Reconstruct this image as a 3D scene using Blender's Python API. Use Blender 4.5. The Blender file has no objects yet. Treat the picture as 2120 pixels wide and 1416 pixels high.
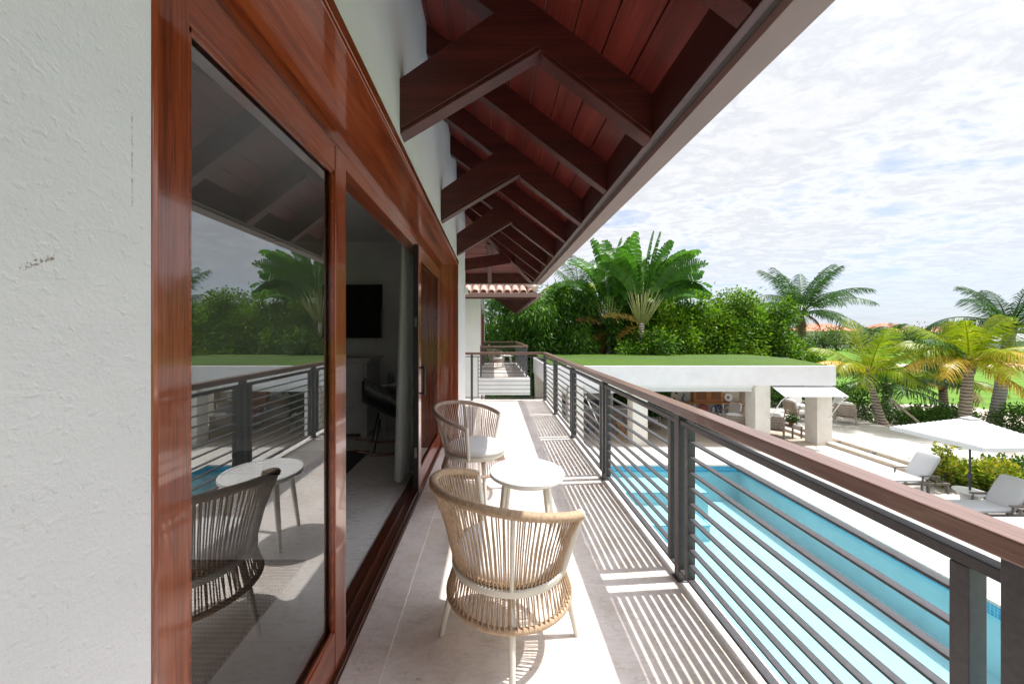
import bpy, bmesh, math, random
import numpy as np
from mathutils import Vector, Matrix
R = math.radians
rnd = random.Random(7)
nrg = np.random.default_rng(11)
sc = bpy.context.scene
col = sc.collection

# ------------------------------------------------------------------ camera
cam_d = bpy.data.cameras.new("camera")
cam = bpy.data.objects.new("camera", cam_d)
col.objects.link(cam)
cam.location = (0, 0, 1.5)
cam.rotation_euler = (R(90), 0, 0)
cam_d.sensor_width = 36
cam_d.lens = 36 * 765 / 2120
cam_d.shift_x = 40 / 2120
cam_d.shift_y = -20 / 2120
cam_d.clip_start = 0.02
cam_d.clip_end = 3000
sc.camera = cam
sc.render.resolution_x = 1024
sc.render.resolution_y = 683

# ------------------------------------------------------------------ light
SUN_EL, SUN_AZ = 62.0, 5.0            # azimuth measured from +X towards +Y
sun_d = bpy.data.lights.new("sun", 'SUN')
sun_d.energy = 2.7
sun_d.angle = R(0.5)
sun_d.color = (1.0, 0.955, 0.89)
sun = bpy.data.objects.new("sun", sun_d)
col.objects.link(sun)
sv = Vector((math.cos(R(SUN_EL)) * math.cos(R(SUN_AZ)), math.cos(R(SUN_EL)) * math.sin(R(SUN_AZ)), math.sin(R(SUN_EL))))
sun.rotation_euler = sv.to_track_quat('Z', 'Y').to_euler()
sun.location = (20, 5, 40)

w = bpy.data.worlds.new("World")
sc.world = w
w.use_nodes = True
nt = w.node_tree
for n in list(nt.nodes): nt.nodes.remove(n)
def N(t, kind, **kw):
    n = t.nodes.new(kind)
    for k, v in kw.items():
        if hasattr(n, k): setattr(n, k, v)
    return n
def ramp(t, stops, fac=None, interp='LINEAR'):
    r = N(t, 'ShaderNodeValToRGB')
    r.color_ramp.interpolation = interp
    e = r.color_ramp.elements
    while len(e) > 1: e.remove(e[-1])
    for i, (p, c) in enumerate(stops):
        if not hasattr(c, '__len__'): c = (c, c, c)
        el = e[0] if i == 0 else e.new(p)
        el.position = p
        el.color = (*c[:3], 1)
    if fac is not None: t.links.new(fac, r.inputs[0])
    return r
def math_n(t, op, a, b=None, clamp=False):
    m = N(t, 'ShaderNodeMath', operation=op); m.use_clamp = clamp
    for i, v in enumerate((a, b)):
        if v is None: continue
        if isinstance(v, (int, float)): m.inputs[i].default_value = v
        else: t.links.new(v, m.inputs[i])
    return m.outputs[0]
def mixc(t, fac, a, b, mode='MIX'):
    m = N(t, 'ShaderNodeMix', data_type='RGBA', blend_type=mode); m.clamp_result = False
    for s, v in ((m.inputs[0], fac), (m.inputs[6], a), (m.inputs[7], b)):
        if isinstance(v, (int, float)): s.default_value = v
        elif isinstance(v, (tuple, list)): s.default_value = (*v[:3], 1)
        else: t.links.new(v, s)
    return m.outputs[2]
sky = N(nt, 'ShaderNodeTexSky', sky_type='NISHITA')
sky.sun_disc = False
sky.sun_elevation = R(SUN_EL)
sky.sun_rotation = R(90 - SUN_AZ)
sky.air_density = 1.0; sky.dust_density = 0.6; sky.ozone_density = 1.6
tc = N(nt, 'ShaderNodeTexCoord')
sep = N(nt, 'ShaderNodeSeparateXYZ'); nt.links.new(tc.outputs['Generated'], sep.inputs[0])
zz = math_n(nt, 'ADD', math_n(nt, 'MAXIMUM', sep.outputs[2], 0.0), 0.09)
cx_ = math_n(nt, 'DIVIDE', sep.outputs[0], zz)
cy_ = math_n(nt, 'DIVIDE', sep.outputs[1], zz)
cmb = N(nt, 'ShaderNodeCombineXYZ'); nt.links.new(cx_, cmb.inputs[0]); nt.links.new(cy_, cmb.inputs[1])
mp1 = N(nt, 'ShaderNodeMapping'); mp1.inputs['Rotation'].default_value = (0, 0, R(24)); mp1.inputs['Scale'].default_value = (0.7, 1.0, 1)
nt.links.new(cmb.outputs[0], mp1.inputs[0])
nA = N(nt, 'ShaderNodeTexNoise'); nA.inputs['Scale'].default_value = 0.9; nA.inputs['Detail'].default_value = 4; nA.inputs['Roughness'].default_value = 0.55
nB = N(nt, 'ShaderNodeTexNoise'); nB.inputs['Scale'].default_value = 5.5; nB.inputs['Detail'].default_value = 12; nB.inputs['Roughness'].default_value = 0.68; nB.inputs['Distortion'].default_value = 0.25
nt.links.new(mp1.outputs[0], nA.inputs['Vector']); nt.links.new(mp1.outputs[0], nB.inputs['Vector'])
cv = math_n(nt, 'ADD', math_n(nt, 'MULTIPLY', nA.outputs[0], 0.72), math_n(nt, 'MULTIPLY', nB.outputs[0], 0.40))
cov = ramp(nt, [(0.40, 0.15), (0.46, 0.62), (0.52, 0.95), (0.6, 1.0)], cv)
# thin the cloud near the horizon into streaks of pale blue
hz = ramp(nt, [(0.0, 0.3), (0.06, 0.45), (0.14, 0.85), (0.24, 1.0)], sep.outputs[2])
covf = math_n(nt, 'MULTIPLY', cov.outputs[0], hz.outputs[0])
ccol = ramp(nt, [(0.40, (2.35, 2.5, 2.8)), (0.47, (2.75, 2.85, 3.02)), (0.53, (3.2, 3.24, 3.32)), (0.58, (2.6, 2.68, 2.84)), (0.63, (3.05, 3.1, 3.2)), (0.7, (2.7, 2.78, 2.92))], cv)
sky2 = mixc(nt, 1.0, sky.outputs[0], (0.52, 0.54, 0.60), 'MULTIPLY')
hzw = ramp(nt, [(0.0, 0.75), (0.08, 0.55), (0.25, 0.15), (0.5, 0.0)], sep.outputs[2])
sky3 = mixc(nt, hzw.outputs[0], sky2, (1.85, 2.15, 2.7))
skc = mixc(nt, covf, sky3, ccol.outputs[0])
# extra sky glow around the sun, added to fill the shadows
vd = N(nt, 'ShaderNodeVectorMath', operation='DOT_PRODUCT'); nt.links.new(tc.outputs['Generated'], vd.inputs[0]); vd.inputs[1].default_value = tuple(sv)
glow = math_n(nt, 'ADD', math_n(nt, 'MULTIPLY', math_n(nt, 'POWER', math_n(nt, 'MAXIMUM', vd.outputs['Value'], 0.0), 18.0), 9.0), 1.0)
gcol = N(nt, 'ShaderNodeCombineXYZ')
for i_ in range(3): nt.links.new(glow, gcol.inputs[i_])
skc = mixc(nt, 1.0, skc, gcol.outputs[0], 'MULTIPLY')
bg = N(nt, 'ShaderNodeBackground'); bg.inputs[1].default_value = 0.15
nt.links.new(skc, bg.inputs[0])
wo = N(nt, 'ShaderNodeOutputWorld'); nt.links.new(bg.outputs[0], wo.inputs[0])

sc.view_settings.view_transform = 'Standard'
sc.view_settings.look = 'None'
sc.view_settings.gamma = 1
sc.view_settings.use_curve_mapping = False
sc.view_settings.exposure = 1.1
try:
    sc.cycles.max_bounces = 10; sc.cycles.diffuse_bounces = 6; sc.cycles.transparent_max_bounces = 24
    sc.cycles.glossy_bounces = 5
except Exception: pass

# ------------------------------------------------------------------ materials
def newmat(name):
    m = bpy.data.materials.new(name); m.use_nodes = True
    t = m.node_tree
    b = t.nodes['Principled BSDF']
    return m, t, b
def objco(t, scale=(1, 1, 1), rot=(0, 0, 0)):
    c = N(t, 'ShaderNodeTexCoord')
    mp = N(t, 'ShaderNodeMapping'); mp.inputs['Scale'].default_value = scale; mp.inputs['Rotation'].default_value = rot
    t.links.new(c.outputs['Object'], mp.inputs[0])
    return mp.outputs[0]
def noise(t, v, scale, detail=4, rough=0.55, dist=0.0):
    n = N(t, 'ShaderNodeTexNoise')
    n.inputs['Scale'].default_value = scale; n.inputs['Detail'].default_value = detail
    n.inputs['Roughness'].default_value = rough; n.inputs['Distortion'].default_value = dist
    t.links.new(v, n.inputs['Vector']); return n.outputs[0]
def bump(t, b, h, strength, dist=0.01):
    k = N(t, 'ShaderNodeBump'); k.inputs['Strength'].default_value = strength; k.inputs['Distance'].default_value = dist
    t.links.new(h, k.inputs['Height']); t.links.new(k.outputs[0], b.inputs['Normal']); return k
def plain(name, c, rough=0.5, var=0.12, vscale=6.0, metal=0.0, bmp=0.0, bscale=80, coat=0.0):
    m, t, b = newmat(name)
    v = objco(t)
    n = noise(t, v, vscale, 5, 0.6)
    lo = tuple(x * (1 - var) for x in c); hi = tuple(min(x * (1 + var), 1) for x in c)
    t.links.new(ramp(t, [(0.3, lo), (0.7, hi)], n).outputs[0], b.inputs['Base Color'])
    b.inputs['Roughness'].default_value = rough; b.inputs['Metallic'].default_value = metal
    b.inputs['Coat Weight'].default_value = coat
    if bmp: bump(t, b, noise(t, v, bscale, 3), bmp, 0.005)
    return m
def wood(name, dark, mid, light, axis='Z', rough=0.3, coat=0.0, fine=170, big=14, bmp=0.08):
    m, t, b = newmat(name)
    k = {'X': 0, 'Y': 1, 'Z': 2}[axis]
    s1 = [1, 1, 1]; s1[k] = 0.032
    v = objco(t, tuple(s1))
    a = noise(t, v, big, 5, 0.55, 0.7)
    f = noise(t, v, fine, 3, 0.6)
    s = math_n(t, 'ADD', math_n(t, 'MULTIPLY', a, 0.55), math_n(t, 'MULTIPLY', f, 0.45))
    c = ramp(t, [(0.36, dark), (0.5, mid), (0.63, light)], s)
    t.links.new(c.outputs[0], b.inputs['Base Color'])
    b.inputs['Roughness'].default_value = rough
    b.inputs['Coat Weight'].default_value = coat; b.inputs['Coat Roughness'].default_value = 0.03; b.inputs['Coat IOR'].default_value = 1.6
    if bmp: bump(t, b, s, bmp, 0.004)
    if coat > 0.5: t.links.new(ramp(t, [(0.35, 0.02), (0.7, 0.14)], noise(t, objco(t), 3.0, 5, 0.7)).outputs[0], b.inputs['Coat Roughness'])
    return m
M = {}
def varnish(axis): return wood('varnished_wood_' + axis, (0.10, 0.018, 0.005), (0.27, 0.052, 0.015), (0.39, 0.092, 0.029), axis, 0.28, 1.0, 230, 20, 0.05)
for ax in 'XYZ': M['varn' + ax] = varnish(ax)
for ax in 'XYZ':
    M['roof' + ax] = wood('roof_timber_' + ax, (0.036, 0.0055, 0.0042), (0.068, 0.0100, 0.0072), (0.105, 0.017, 0.0120), ax, 0.45, 0.08, 120, 10)
    M['board' + ax] = wood('roof_board_' + ax, (0.075, 0.0095, 0.0065), (0.155, 0.0205, 0.0140), (0.225, 0.034, 0.023), ax, 0.45, 0.08, 90, 6)
M['handrail'] = wood('handrail_wood', (0.135, 0.074, 0.056), (0.20, 0.115, 0.09), (0.265, 0.16, 0.128), 'Y', 0.30, 0.25, 260, 30)
M['handrailX'] = wood('handrail_wood_across', (0.135, 0.074, 0.056), (0.20, 0.115, 0.09), (0.265, 0.16, 0.128), 'X', 0.30, 0.25, 260, 30)
M['gutter'] = plain('brown_metal_gutter', (0.22, 0.135, 0.12), 0.4, 0.1, 3, 0.0)
M['rail'] = plain('charcoal_paint', (0.042, 0.042, 0.047), 0.38, 0.2, 18, 0.0, 0.05, 120)
# weathered patches on the railing
def railmat():
    m, t, b = newmat('charcoal_rail_paint')
    v = objco(t)
    n1 = noise(t, v, 5, 6, 0.7); n2 = noise(t, v, 60, 4, 0.7)
    worn = math_n(t, 'MULTIPLY', ramp(t, [(0.66, 0.0), (0.71, 1.0)], n1).outputs[0], ramp(t, [(0.48, 0.0), (0.6, 1.0)], n2).outputs[0])
    base = ramp(t, [(0.3, (0.050, 0.049, 0.054)), (0.7, (0.082, 0.080, 0.087))], n2)
    t.links.new(mixc(t, worn, base.outputs[0], (0.24, 0.185, 0.13)), b.inputs['Base Color'])
    b.inputs['Roughness'].default_value = 0.42
    bump(t, b, n2, 0.05, 0.003)
    return m
M['rail'] = railmat()
def stucco(name, c=(0.81, 0.785, 0.825), stain=False):
    m, t, b = newmat(name)
    v = objco(t)
    vs = objco(t, (1, 0.45, 1.0), (R(25), 0, 0))
    n1 = noise(t, v, 2.2, 5, 0.6)
    c0 = ramp(t, [(0.3, tuple(x * 0.94 for x in c)), (0.7, tuple(min(1, x * 1.04) for x in c))], n1).outputs[0]
    tr = noise(t, vs, 34, 6, 0.66, 0.8)
    gr = noise(t, v, 170, 4, 0.7)
    pits = ramp(t, [(0.30, 0.0), (0.40, 1.0)], noise(t, v, 75, 2, 0.5)).outputs[0]
    h = math_n(t, 'ADD', math_n(t, 'ADD', math_n(t, 'MULTIPLY', tr, 0.85), math_n(t, 'MULTIPLY', gr, 0.75)), math_n(t, 'MULTIPLY', pits, 0.45))
    if stain:
        # a scratch with brown grit and a faint rub mark, at their place on the wall
        g = N(t, 'ShaderNodeTexCoord'); s = N(t, 'ShaderNodeSeparateXYZ'); t.links.new(g.outputs['Object'], s.inputs[0])
        yy, zc = s.outputs[1], s.outputs[2]
        line = math_n(t, 'ABSOLUTE', math_n(t, 'SUBTRACT', math_n(t, 'SUBTRACT', zc, 1.571), math_n(t, 'MULTIPLY', math_n(t, 'SUBTRACT', yy, 0.3735), 0.62)))
        on = math_n(t, 'MULTIPLY', math_n(t, 'LESS_THAN', line, 0.0035), math_n(t, 'LESS_THAN', math_n(t, 'ABSOLUTE', math_n(t, 'SUBTRACT', yy, 0.3735)), 0.0145))
        gn = ramp(t, [(0.50, 0.0), (0.56, 1.0)], noise(t, v, 320, 3, 0.7)).outputs[0]
        c0 = mixc(t, math_n(t, 'MULTIPLY', math_n(t, 'MULTIPLY', on, gn), 0.75), c0, (0.17, 0.085, 0.035))
        rub = math_n(t, 'MULTIPLY', math_n(t, 'LESS_THAN', math_n(t, 'ABSOLUTE', math_n(t, 'SUBTRACT', yy, 0.4715)), 0.0012), math_n(t, 'LESS_THAN', math_n(t, 'ABSOLUTE', math_n(t, 'SUBTRACT', zc, 1.72)), 0.06))
        rn = ramp(t, [(0.45, 0.0), (0.6, 0.55)], noise(t, v, 140, 3, 0.7)).outputs[0]
        c0 = mixc(t, math_n(t, 'MULTIPLY', rub, rn), c0, (0.2, 0.2, 0.21))
    t.links.new(c0, b.inputs['Base Color'])
    b.inputs['Roughness'].default_value = 0.85
    bump(t, b, h, 0.30, 0.006)
    return m
M['stucco'] = stucco('white_stucco', stain=True)
M['stucco2'] = stucco('white_stucco_smooth', (0.80, 0.765, 0.785))
M['paint'] = plain('white_paint', (0.78, 0.78, 0.78), 0.6, 0.04, 4)
M['roomwall'] = plain('room_wall_paint', (0.80, 0.79, 0.78), 0.8, 0.05, 2)
def travertine(name, c, tile=(0.9, 0.6), rough=0.45, joint=0.004, contrast=1.0, spots=True):
    m, t, b = newmat(name)
    v = objco(t)
    br = N(t, 'ShaderNodeTexBrick'); br.inputs['Scale'].default_value = 1.0
    br.inputs['Brick Width'].default_value = tile[0]; br.inputs['Row Height'].default_value = tile[1]
    br.inputs['Mortar Size'].default_value = joint; br.inputs['Mortar Smooth'].default_value = 0.3
    br.inputs['Color1'].default_value = (1, 1, 1, 1); br.inputs['Color2'].default_value = (0.955, 0.95, 0.945, 1); br.inputs['Mortar'].default_value = (0.84, 0.82, 0.79, 1)
    br.offset = 0.5
    t.links.new(v, br.inputs['Vector'])
    n1 = noise(t, v, 2.3, 7, 0.62, 0.6); n2 = noise(t, objco(t, (1, 3, 1)), 16, 6, 0.7, 0.4)
    s = math_n(t, 'ADD', math_n(t, 'MULTIPLY', n1, 0.6), math_n(t, 'MULTIPLY', n2, 0.4))
    d = tuple(x * (1 - 0.20 * contrast) for x in (c[0], c[1] * 0.96, c[2] * 0.9)); l = tuple(min(1, x * (1 + 0.09 * contrast)) for x in c)
    cc = ramp(t, [(0.33, d), (0.5, c), (0.66, l)], s).outputs[0]
    cc = mixc(t, 1.0, cc, br.outputs[0], 'MULTIPLY')
    if spots:
        warm = ramp(t, [(0.50, 0.0), (0.68, 0.5)], noise(t, v, 3.4, 6, 0.7, 0.8)).outputs[0]
        cc = mixc(t, warm, cc, (c[0] * 0.80, c[1] * 0.66, c[2] * 0.54))
        vein = ramp(t, [(0.485, 0.0), (0.5, 0.28), (0.515, 0.0)], noise(t, objco(t, (1, 2.2, 1)), 2.6, 7, 0.65, 1.5)).outputs[0]
        cc = mixc(t, vein, cc, (0.33, 0.24, 0.18))
        sp = ramp(t, [(0.60, 0.0), (0.68, 0.8)], noise(t, v, 26, 5, 0.75)).outputs[0]
        zone = ramp(t, [(0.46, 0.0), (0.62, 1.0)], noise(t, v, 1.7, 2)).outputs[0]
        cc = mixc(t, math_n(t, 'MULTIPLY', sp, zone), cc, (0.17, 0.09, 0.05))
        pit = ramp(t, [(0.72, 0.0), (0.76, 0.55)], noise(t, objco(t, (1, 2.5, 1)), 120, 2, 0.6)).outputs[0]
        cc = mixc(t, pit, cc, (0.25, 0.19, 0.14))
    t.links.new(cc, b.inputs['Base Color'])
    t.links.new(ramp(t, [(0.3, rough - 0.12), (0.7, rough + 0.15)], n2).outputs[0], b.inputs['Roughness'])
    bump(t, b, math_n(t, 'ADD', math_n(t, 'MULTIPLY', n2, 0.5), br.outputs[1]), 0.12, -0.004)
    return m
M['floor'] = travertine('balcony_travertine', (0.76, 0.695, 0.65), (2.6, 3.1), 0.42, 0.0012, 1.3)
M['deck'] = travertine('pool_deck_travertine', (0.56, 0.53, 0.485), (0.8, 0.4), 0.6, 0.006, 0.8, False)
M['step'] = travertine('step_travertine', (0.60, 0.52, 0.42), (0.9, 2.0), 0.6, 0.004, 1.2, False)
M['pavfloor'] = travertine('pavilion_floor_stone', (0.50, 0.43, 0.35), (0.8, 0.4), 0.5, 0.006, 1.0, False)
M['roomfloor'] = travertine('room_floor_stone', (0.78, 0.76, 0.74), (0.9, 0.9), 0.3, 0.003, 0.9, False)
M['stonecol'] = travertine('column_stone', (0.76, 0.72, 0.66), (3.0, 0.6), 0.7, 0.003, 0.5, False)

def grass(name, c1, c2, stripe=0.0, period=2.5, rot=0):
    m, t, b = newmat(name)
    v = objco(t)
    n1 = noise(t, v, 0.25, 5, 0.6); n2 = noise(t, v, 14, 4, 0.8)
    n3 = noise(t, v, 2.2, 4, 0.7)
    s = math_n(t, 'ADD', math_n(t, 'ADD', math_n(t, 'MULTIPLY', n1, 0.3), math_n(t, 'MULTIPLY', n3, 0.25)), math_n(t, 'MULTIPLY', n2, 0.45))
    if stripe:
        wv = N(t, 'ShaderNodeTexWave', wave_type='BANDS', bands_direction='Y'); wv.inputs['Scale'].default_value = 0.314 / period * 1.0
        wv.inputs['Distortion'].default_value = 0.6; wv.inputs['Detail'].default_value = 1; wv.inputs['Detail Scale'].default_value = 0.4
        t.links.new(objco(t, (1, 1, 1), (0, 0, R(rot))), wv.inputs['Vector'])
        s = math_n(t, 'ADD', s, math_n(t, 'MULTIPLY', math_n(t, 'SUBTRACT', wv.outputs[1], 0.5), stripe))
    t.links.new(ramp(t, [(0.3, c1), (0.7, c2)], s).outputs[0], b.inputs['Base Color'])
    b.inputs['Roughness'].default_value = 0.8
    b.inputs['Specular IOR Level'].default_value = 0.2
    bump(t, b, n2, 0.4, 0.02)
    return m
M['lawn'] = grass('fairway_grass', (0.075, 0.165, 0.010), (0.125, 0.25, 0.020), 0.20, 2.4, 3)
M['turf'] = grass('roof_turf', (0.030, 0.072, 0.006), (0.085, 0.15, 0.016))
M['sand'] = plain('pale_sand', (0.55, 0.47, 0.38), 0.9, 0.1, 0.6)

def leafmat(name, c_lo, c_mid, c_hi, trans=0.32, gloss=0.5):
    m, t, b = newmat(name)
    at = N(t, 'ShaderNodeAttribute'); at.attribute_name = 'tint'
    c = ramp(t, [(0.0, c_lo), (0.5, c_mid), (1.0, c_hi)], at.outputs['Fac']).outputs[0]
    t.links.new(c, b.inputs['Base Color'])
    b.inputs['Roughness'].default_value = gloss
    b.inputs['Specular IOR Level'].default_value = 0.25
    tr = N(t, 'ShaderNodeBsdfTranslucent')
    t.links.new(mixc(t, 1.0, c, (1.35, 1.5, 0.7), 'MULTIPLY'), tr.inputs[0])
    mx = N(t, 'ShaderNodeMixShader'); mx.inputs[0].default_value = trans
    t.links.new(b.outputs[0], mx.inputs[1]); t.links.new(tr.outputs[0], mx.inputs[2])
    t.links.new(mx.outputs[0], t.nodes['Material Output'].inputs[0])
    return m
M['bamboo'] = leafmat('bamboo_leaves', (0.016, 0.050, 0.006), (0.050, 0.14, 0.012), (0.15, 0.29, 0.03))
M['ficus'] = leafmat('ficus_leaves', (0.018, 0.058, 0.005), (0.070, 0.175, 0.010), (0.20, 0.32, 0.018))
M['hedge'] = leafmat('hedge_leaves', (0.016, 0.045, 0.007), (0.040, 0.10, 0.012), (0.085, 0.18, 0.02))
M['fartree'] = leafmat('far_tree_leaves', (0.05, 0.085, 0.025), (0.085, 0.14, 0.04), (0.14, 0.20, 0.06))
M['croton'] = leafmat('croton_leaves', (0.04, 0.10, 0.012), (0.16, 0.22, 0.02), (0.50, 0.42, 0.05))
M['palm_g'] = leafmat('palm_leaves_green', (0.016, 0.050, 0.014), (0.042, 0.105, 0.028), (0.11, 0.19, 0.065), 0.25, 0.42)
M['palm_y'] = leafmat('palm_leaves_yellow_green', (0.07, 0.15, 0.008), (0.20, 0.28, 0.010), (0.40, 0.38, 0.022), 0.32, 0.42)
M['palm_o'] = leafmat('palm_leaves_golden', (0.38, 0.27, 0.03), (0.52, 0.33, 0.025), (0.58, 0.43, 0.12), 0.35, 0.4)
M['palm_d'] = leafmat('palm_leaves_dry', (0.12, 0.08, 0.045), (0.22, 0.15, 0.08), (0.34, 0.25, 0.14), 0.15, 0.6)
M['rav'] = leafmat('traveller_leaves', (0.025, 0.080, 0.012), (0.060, 0.165, 0.020), (0.14, 0.28, 0.05), 0.3, 0.35)
M['rav_o'] = leafmat('traveller_leaves_dying', (0.17, 0.085, 0.04), (0.32, 0.17, 0.03), (0.20, 0.20, 0.035), 0.25, 0.5)
M['ravstalk'] = plain('traveller_stalk', (0.28, 0.30, 0.10), 0.5, 0.2, 3)
M['bark'] = plain('bark', (0.09, 0.07, 0.055), 0.9, 0.3, 7, 0, 0.5, 20)
def palmtrunk(name, c1, c2):
    m, t, b = newmat(name)
    v = objco(t)
    wv = N(t, 'ShaderNodeTexWave', wave_type='BANDS', bands_direction='Z'); wv.inputs['Scale'].default_value = 2.1
    wv.inputs['Distortion'].default_value = 2.2; wv.inputs['Detail'].default_value = 3; wv.inputs['Detail Scale'].default_value = 2.0
    t.links.new(v, wv.inputs['Vector'])
    n = noise(t, v, 9, 5, 0.7)
    s = math_n(t, 'ADD', math_n(t, 'MULTIPLY', wv.outputs[1], 0.6), math_n(t, 'MULTIPLY', n, 0.4))
    t.links.new(ramp(t, [(0.25, c1), (0.5, c2), (0.8, tuple(x * 1.25 for x in c2))], s).outputs[0], b.inputs['Base Color'])
    b.inputs['Roughness'].default_value = 0.85
    bump(t, b, s, 0.5, 0.03)
    return m
M['trunk'] = palmtrunk('palm_trunk_bark', (0.10, 0.075, 0.06), (0.30, 0.26, 0.22))
M['trunk_g'] = palmtrunk('palm_trunk_grey', (0.17, 0.155, 0.14), (0.30, 0.29, 0.275))

def ropemat(name, c):
    m, t, b = newmat(name)
    v = objco(t)
    n = noise(t, v, 60, 3, 0.6)
    t.links.new(ramp(t, [(0.3, tuple(x * 0.78 for x in c)), (0.7, tuple(min(1, x * 1.2) for x in c))], n).outputs[0], b.inputs['Base Color'])
    b.inputs['Roughness'].default_value = 0.75
    bump(t, b, noise(t, v, 420, 2, 0.5), 0.4, 0.002)
    return m
M['rope'] = ropemat('beige_rope', (0.47, 0.33, 0.215))
M['rope2'] = ropemat('dusky_beige_rope', (0.46, 0.33, 0.27))
M['cream'] = plain('cream_metal', (0.66, 0.62, 0.54), 0.4, 0.04, 8)
M['tabletop'] = plain('white_table_top', (0.80, 0.79, 0.77), 0.16, 0.02, 8, 0, 0, 0, 0.3)
M['cushion'] = plain('white_cushion_fabric', (0.74, 0.73, 0.72), 0.9, 0.04, 30, 0, 0.3, 500)
M['cushion_g'] = plain('pale_grey_cushion_fabric', (0.55, 0.56, 0.575), 0.9, 0.04, 30, 0, 0.3, 300)
M['teak'] = wood('weathered_teak', (0.22, 0.175, 0.135), (0.33, 0.275, 0.22), (0.42, 0.36, 0.30), 'Z', 0.7, 0, 90, 8)
M['greywood'] = plain('grey_brown_frame', (0.17, 0.145, 0.13), 0.6, 0.12, 9)
M['canvas'] = plain('white_canvas', (0.66, 0.66, 0.66), 0.85, 0.02, 3)
M['honey'] = wood('honey_wood', (0.26, 0.095, 0.022), (0.40, 0.155, 0.04), (0.50, 0.21, 0.06), 'X', 0.4, 0.1, 60, 6)
M['weave'] = plain('brown_cane_weave', (0.20, 0.075, 0.022), 0.6, 0.25, 40)
M['yellowwood'] = plain('yellow_stained_wood', (0.62, 0.27, 0.03), 0.5, 0.1, 9)
M['dark'] = plain('black_metal', (0.02, 0.02, 0.022), 0.4, 0.1, 9)
M['navy'] = plain('navy_metal', (0.025, 0.03, 0.055), 0.35, 0.1, 9)
M['tv'] = plain('black_screen', (0.006, 0.006, 0.007), 0.12, 0.05, 3)
M['furn'] = plain('grey_white_furniture_paint', (0.62, 0.61, 0.59), 0.6, 0.08, 5)
M['fur'] = plain('grey_fur_throw', (0.22, 0.215, 0.21), 1.0, 0.3, 25, 0, 1.0, 90)
M['curtain'] = plain('grey_green_curtain', (0.60, 0.63, 0.60), 0.9, 0.06, 6)
M['counter'] = plain('grey_stone_counter', (0.22, 0.215, 0.21), 0.4, 0.3, 5)
M['bbq'] = plain('dark_grey_wall', (0.10, 0.10, 0.105), 0.5, 0.2, 4)
M['beige'] = plain('beige_panel', (0.50, 0.46, 0.40), 0.7, 0.06, 3)
M['steel'] = plain('brushed_steel', (0.5, 0.5, 0.5), 0.3, 0.05, 9, 1.0)
M['whitecer'] = plain('white_ceramic', (0.75, 0.75, 0.74), 0.25, 0.03, 5)
M['bluecer'] = plain('blue_ceramic', (0.05, 0.09, 0.22), 0.25, 0.3, 30)
M['redcer'] = plain('red_ceramic', (0.42, 0.08, 0.07), 0.3, 0.35, 30)
M['greycer'] = plain('grey_blue_ceramic', (0.22, 0.27, 0.33), 0.35, 0.2, 20)
M['terracotta'] = plain('terracotta', (0.30, 0.13, 0.07), 0.8, 0.15, 9)
M['wicker'] = plain('dark_wicker', (0.09, 0.065, 0.05), 0.8, 0.3, 60)
def tilemat():
    m, t, b = newmat('clay_roof_tile')
    v = objco(t)
    n = noise(t, v, 4, 5, 0.7); n2 = noise(t, v, 30, 3, 0.7)
    s = math_n(t, 'ADD', math_n(t, 'MULTIPLY', n, 0.65), math_n(t, 'MULTIPLY', n2, 0.35))
    t.links.new(ramp(t, [(0.3, (0.38, 0.21, 0.165)), (0.5, (0.48, 0.31, 0.26)), (0.68, (0.56, 0.42, 0.37))], s).outputs[0], b.inputs['Base Color'])
    b.inputs['Roughness'].default_value = 0.85
    return m
M['tile'] = tilemat()
M['farroof'] = plain('far_clay_roof', (0.50, 0.20, 0.13), 0.9, 0.15, 0.6)
def rugmat(name, c1, c2, s):
    m, t, b = newmat(name)
    v = objco(t)
    wv = N(t, 'ShaderNodeTexWave', wave_type='BANDS', bands_direction='Y'); wv.inputs['Scale'].default_value = s; wv.inputs['Distortion'].default_value = 0
    wx = N(t, 'ShaderNodeTexWave', wave_type='BANDS', bands_direction='X'); wx.inputs['Scale'].default_value = s * 1.6; wx.inputs['Distortion'].default_value = 0
    t.links.new(v, wv.inputs['Vector']); t.links.new(v, wx.inputs['Vector'])
    f = math_n(t, 'MULTIPLY', wv.outputs[1], math_n(t, 'ADD', math_n(t, 'MULTIPLY', wx.outputs[1], 0.6), 0.4))
    t.links.new(ramp(t, [(0.35, c1), (0.6, c2)], f).outputs[0], b.inputs['Base Color'])
    b.inputs['Roughness'].default_value = 0.95
    bump(t, b, f, 0.6, 0.01)
    return m
M['rug'] = rugmat('woven_grey_rug', (0.03, 0.028, 0.028), (0.16, 0.155, 0.15), 11)
M['rug2'] = rugmat('black_striped_rug', (0.012, 0.012, 0.012), (0.20, 0.19, 0.18), 7)
def glassmat(name, ior=1.75, tint=(0.78, 0.81, 0.80)):
    m, t, b = newmat(name)
    t.nodes.remove(b)
    fr = N(t, 'ShaderNodeFresnel'); fr.inputs[0].default_value = ior
    tr = N(t, 'ShaderNodeBsdfTransparent'); tr.inputs[0].default_value = (*tint, 1)
    gl = N(t, 'ShaderNodeBsdfGlossy'); gl.inputs['Roughness'].default_value = 0.0; gl.inputs['Color'].default_value = (0.93, 0.96, 0.97, 1)
    mx = N(t, 'ShaderNodeMixShader')
    t.links.new(fr.outputs[0], mx.inputs[0]); t.links.new(tr.outputs[0], mx.inputs[1]); t.links.new(gl.outputs[0], mx.inputs[2])
    t.links.new(mx.outputs[0], t.nodes['Material Output'].inputs[0])
    return m
M['glass'] = glassmat('window_glass', 3.2)
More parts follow.
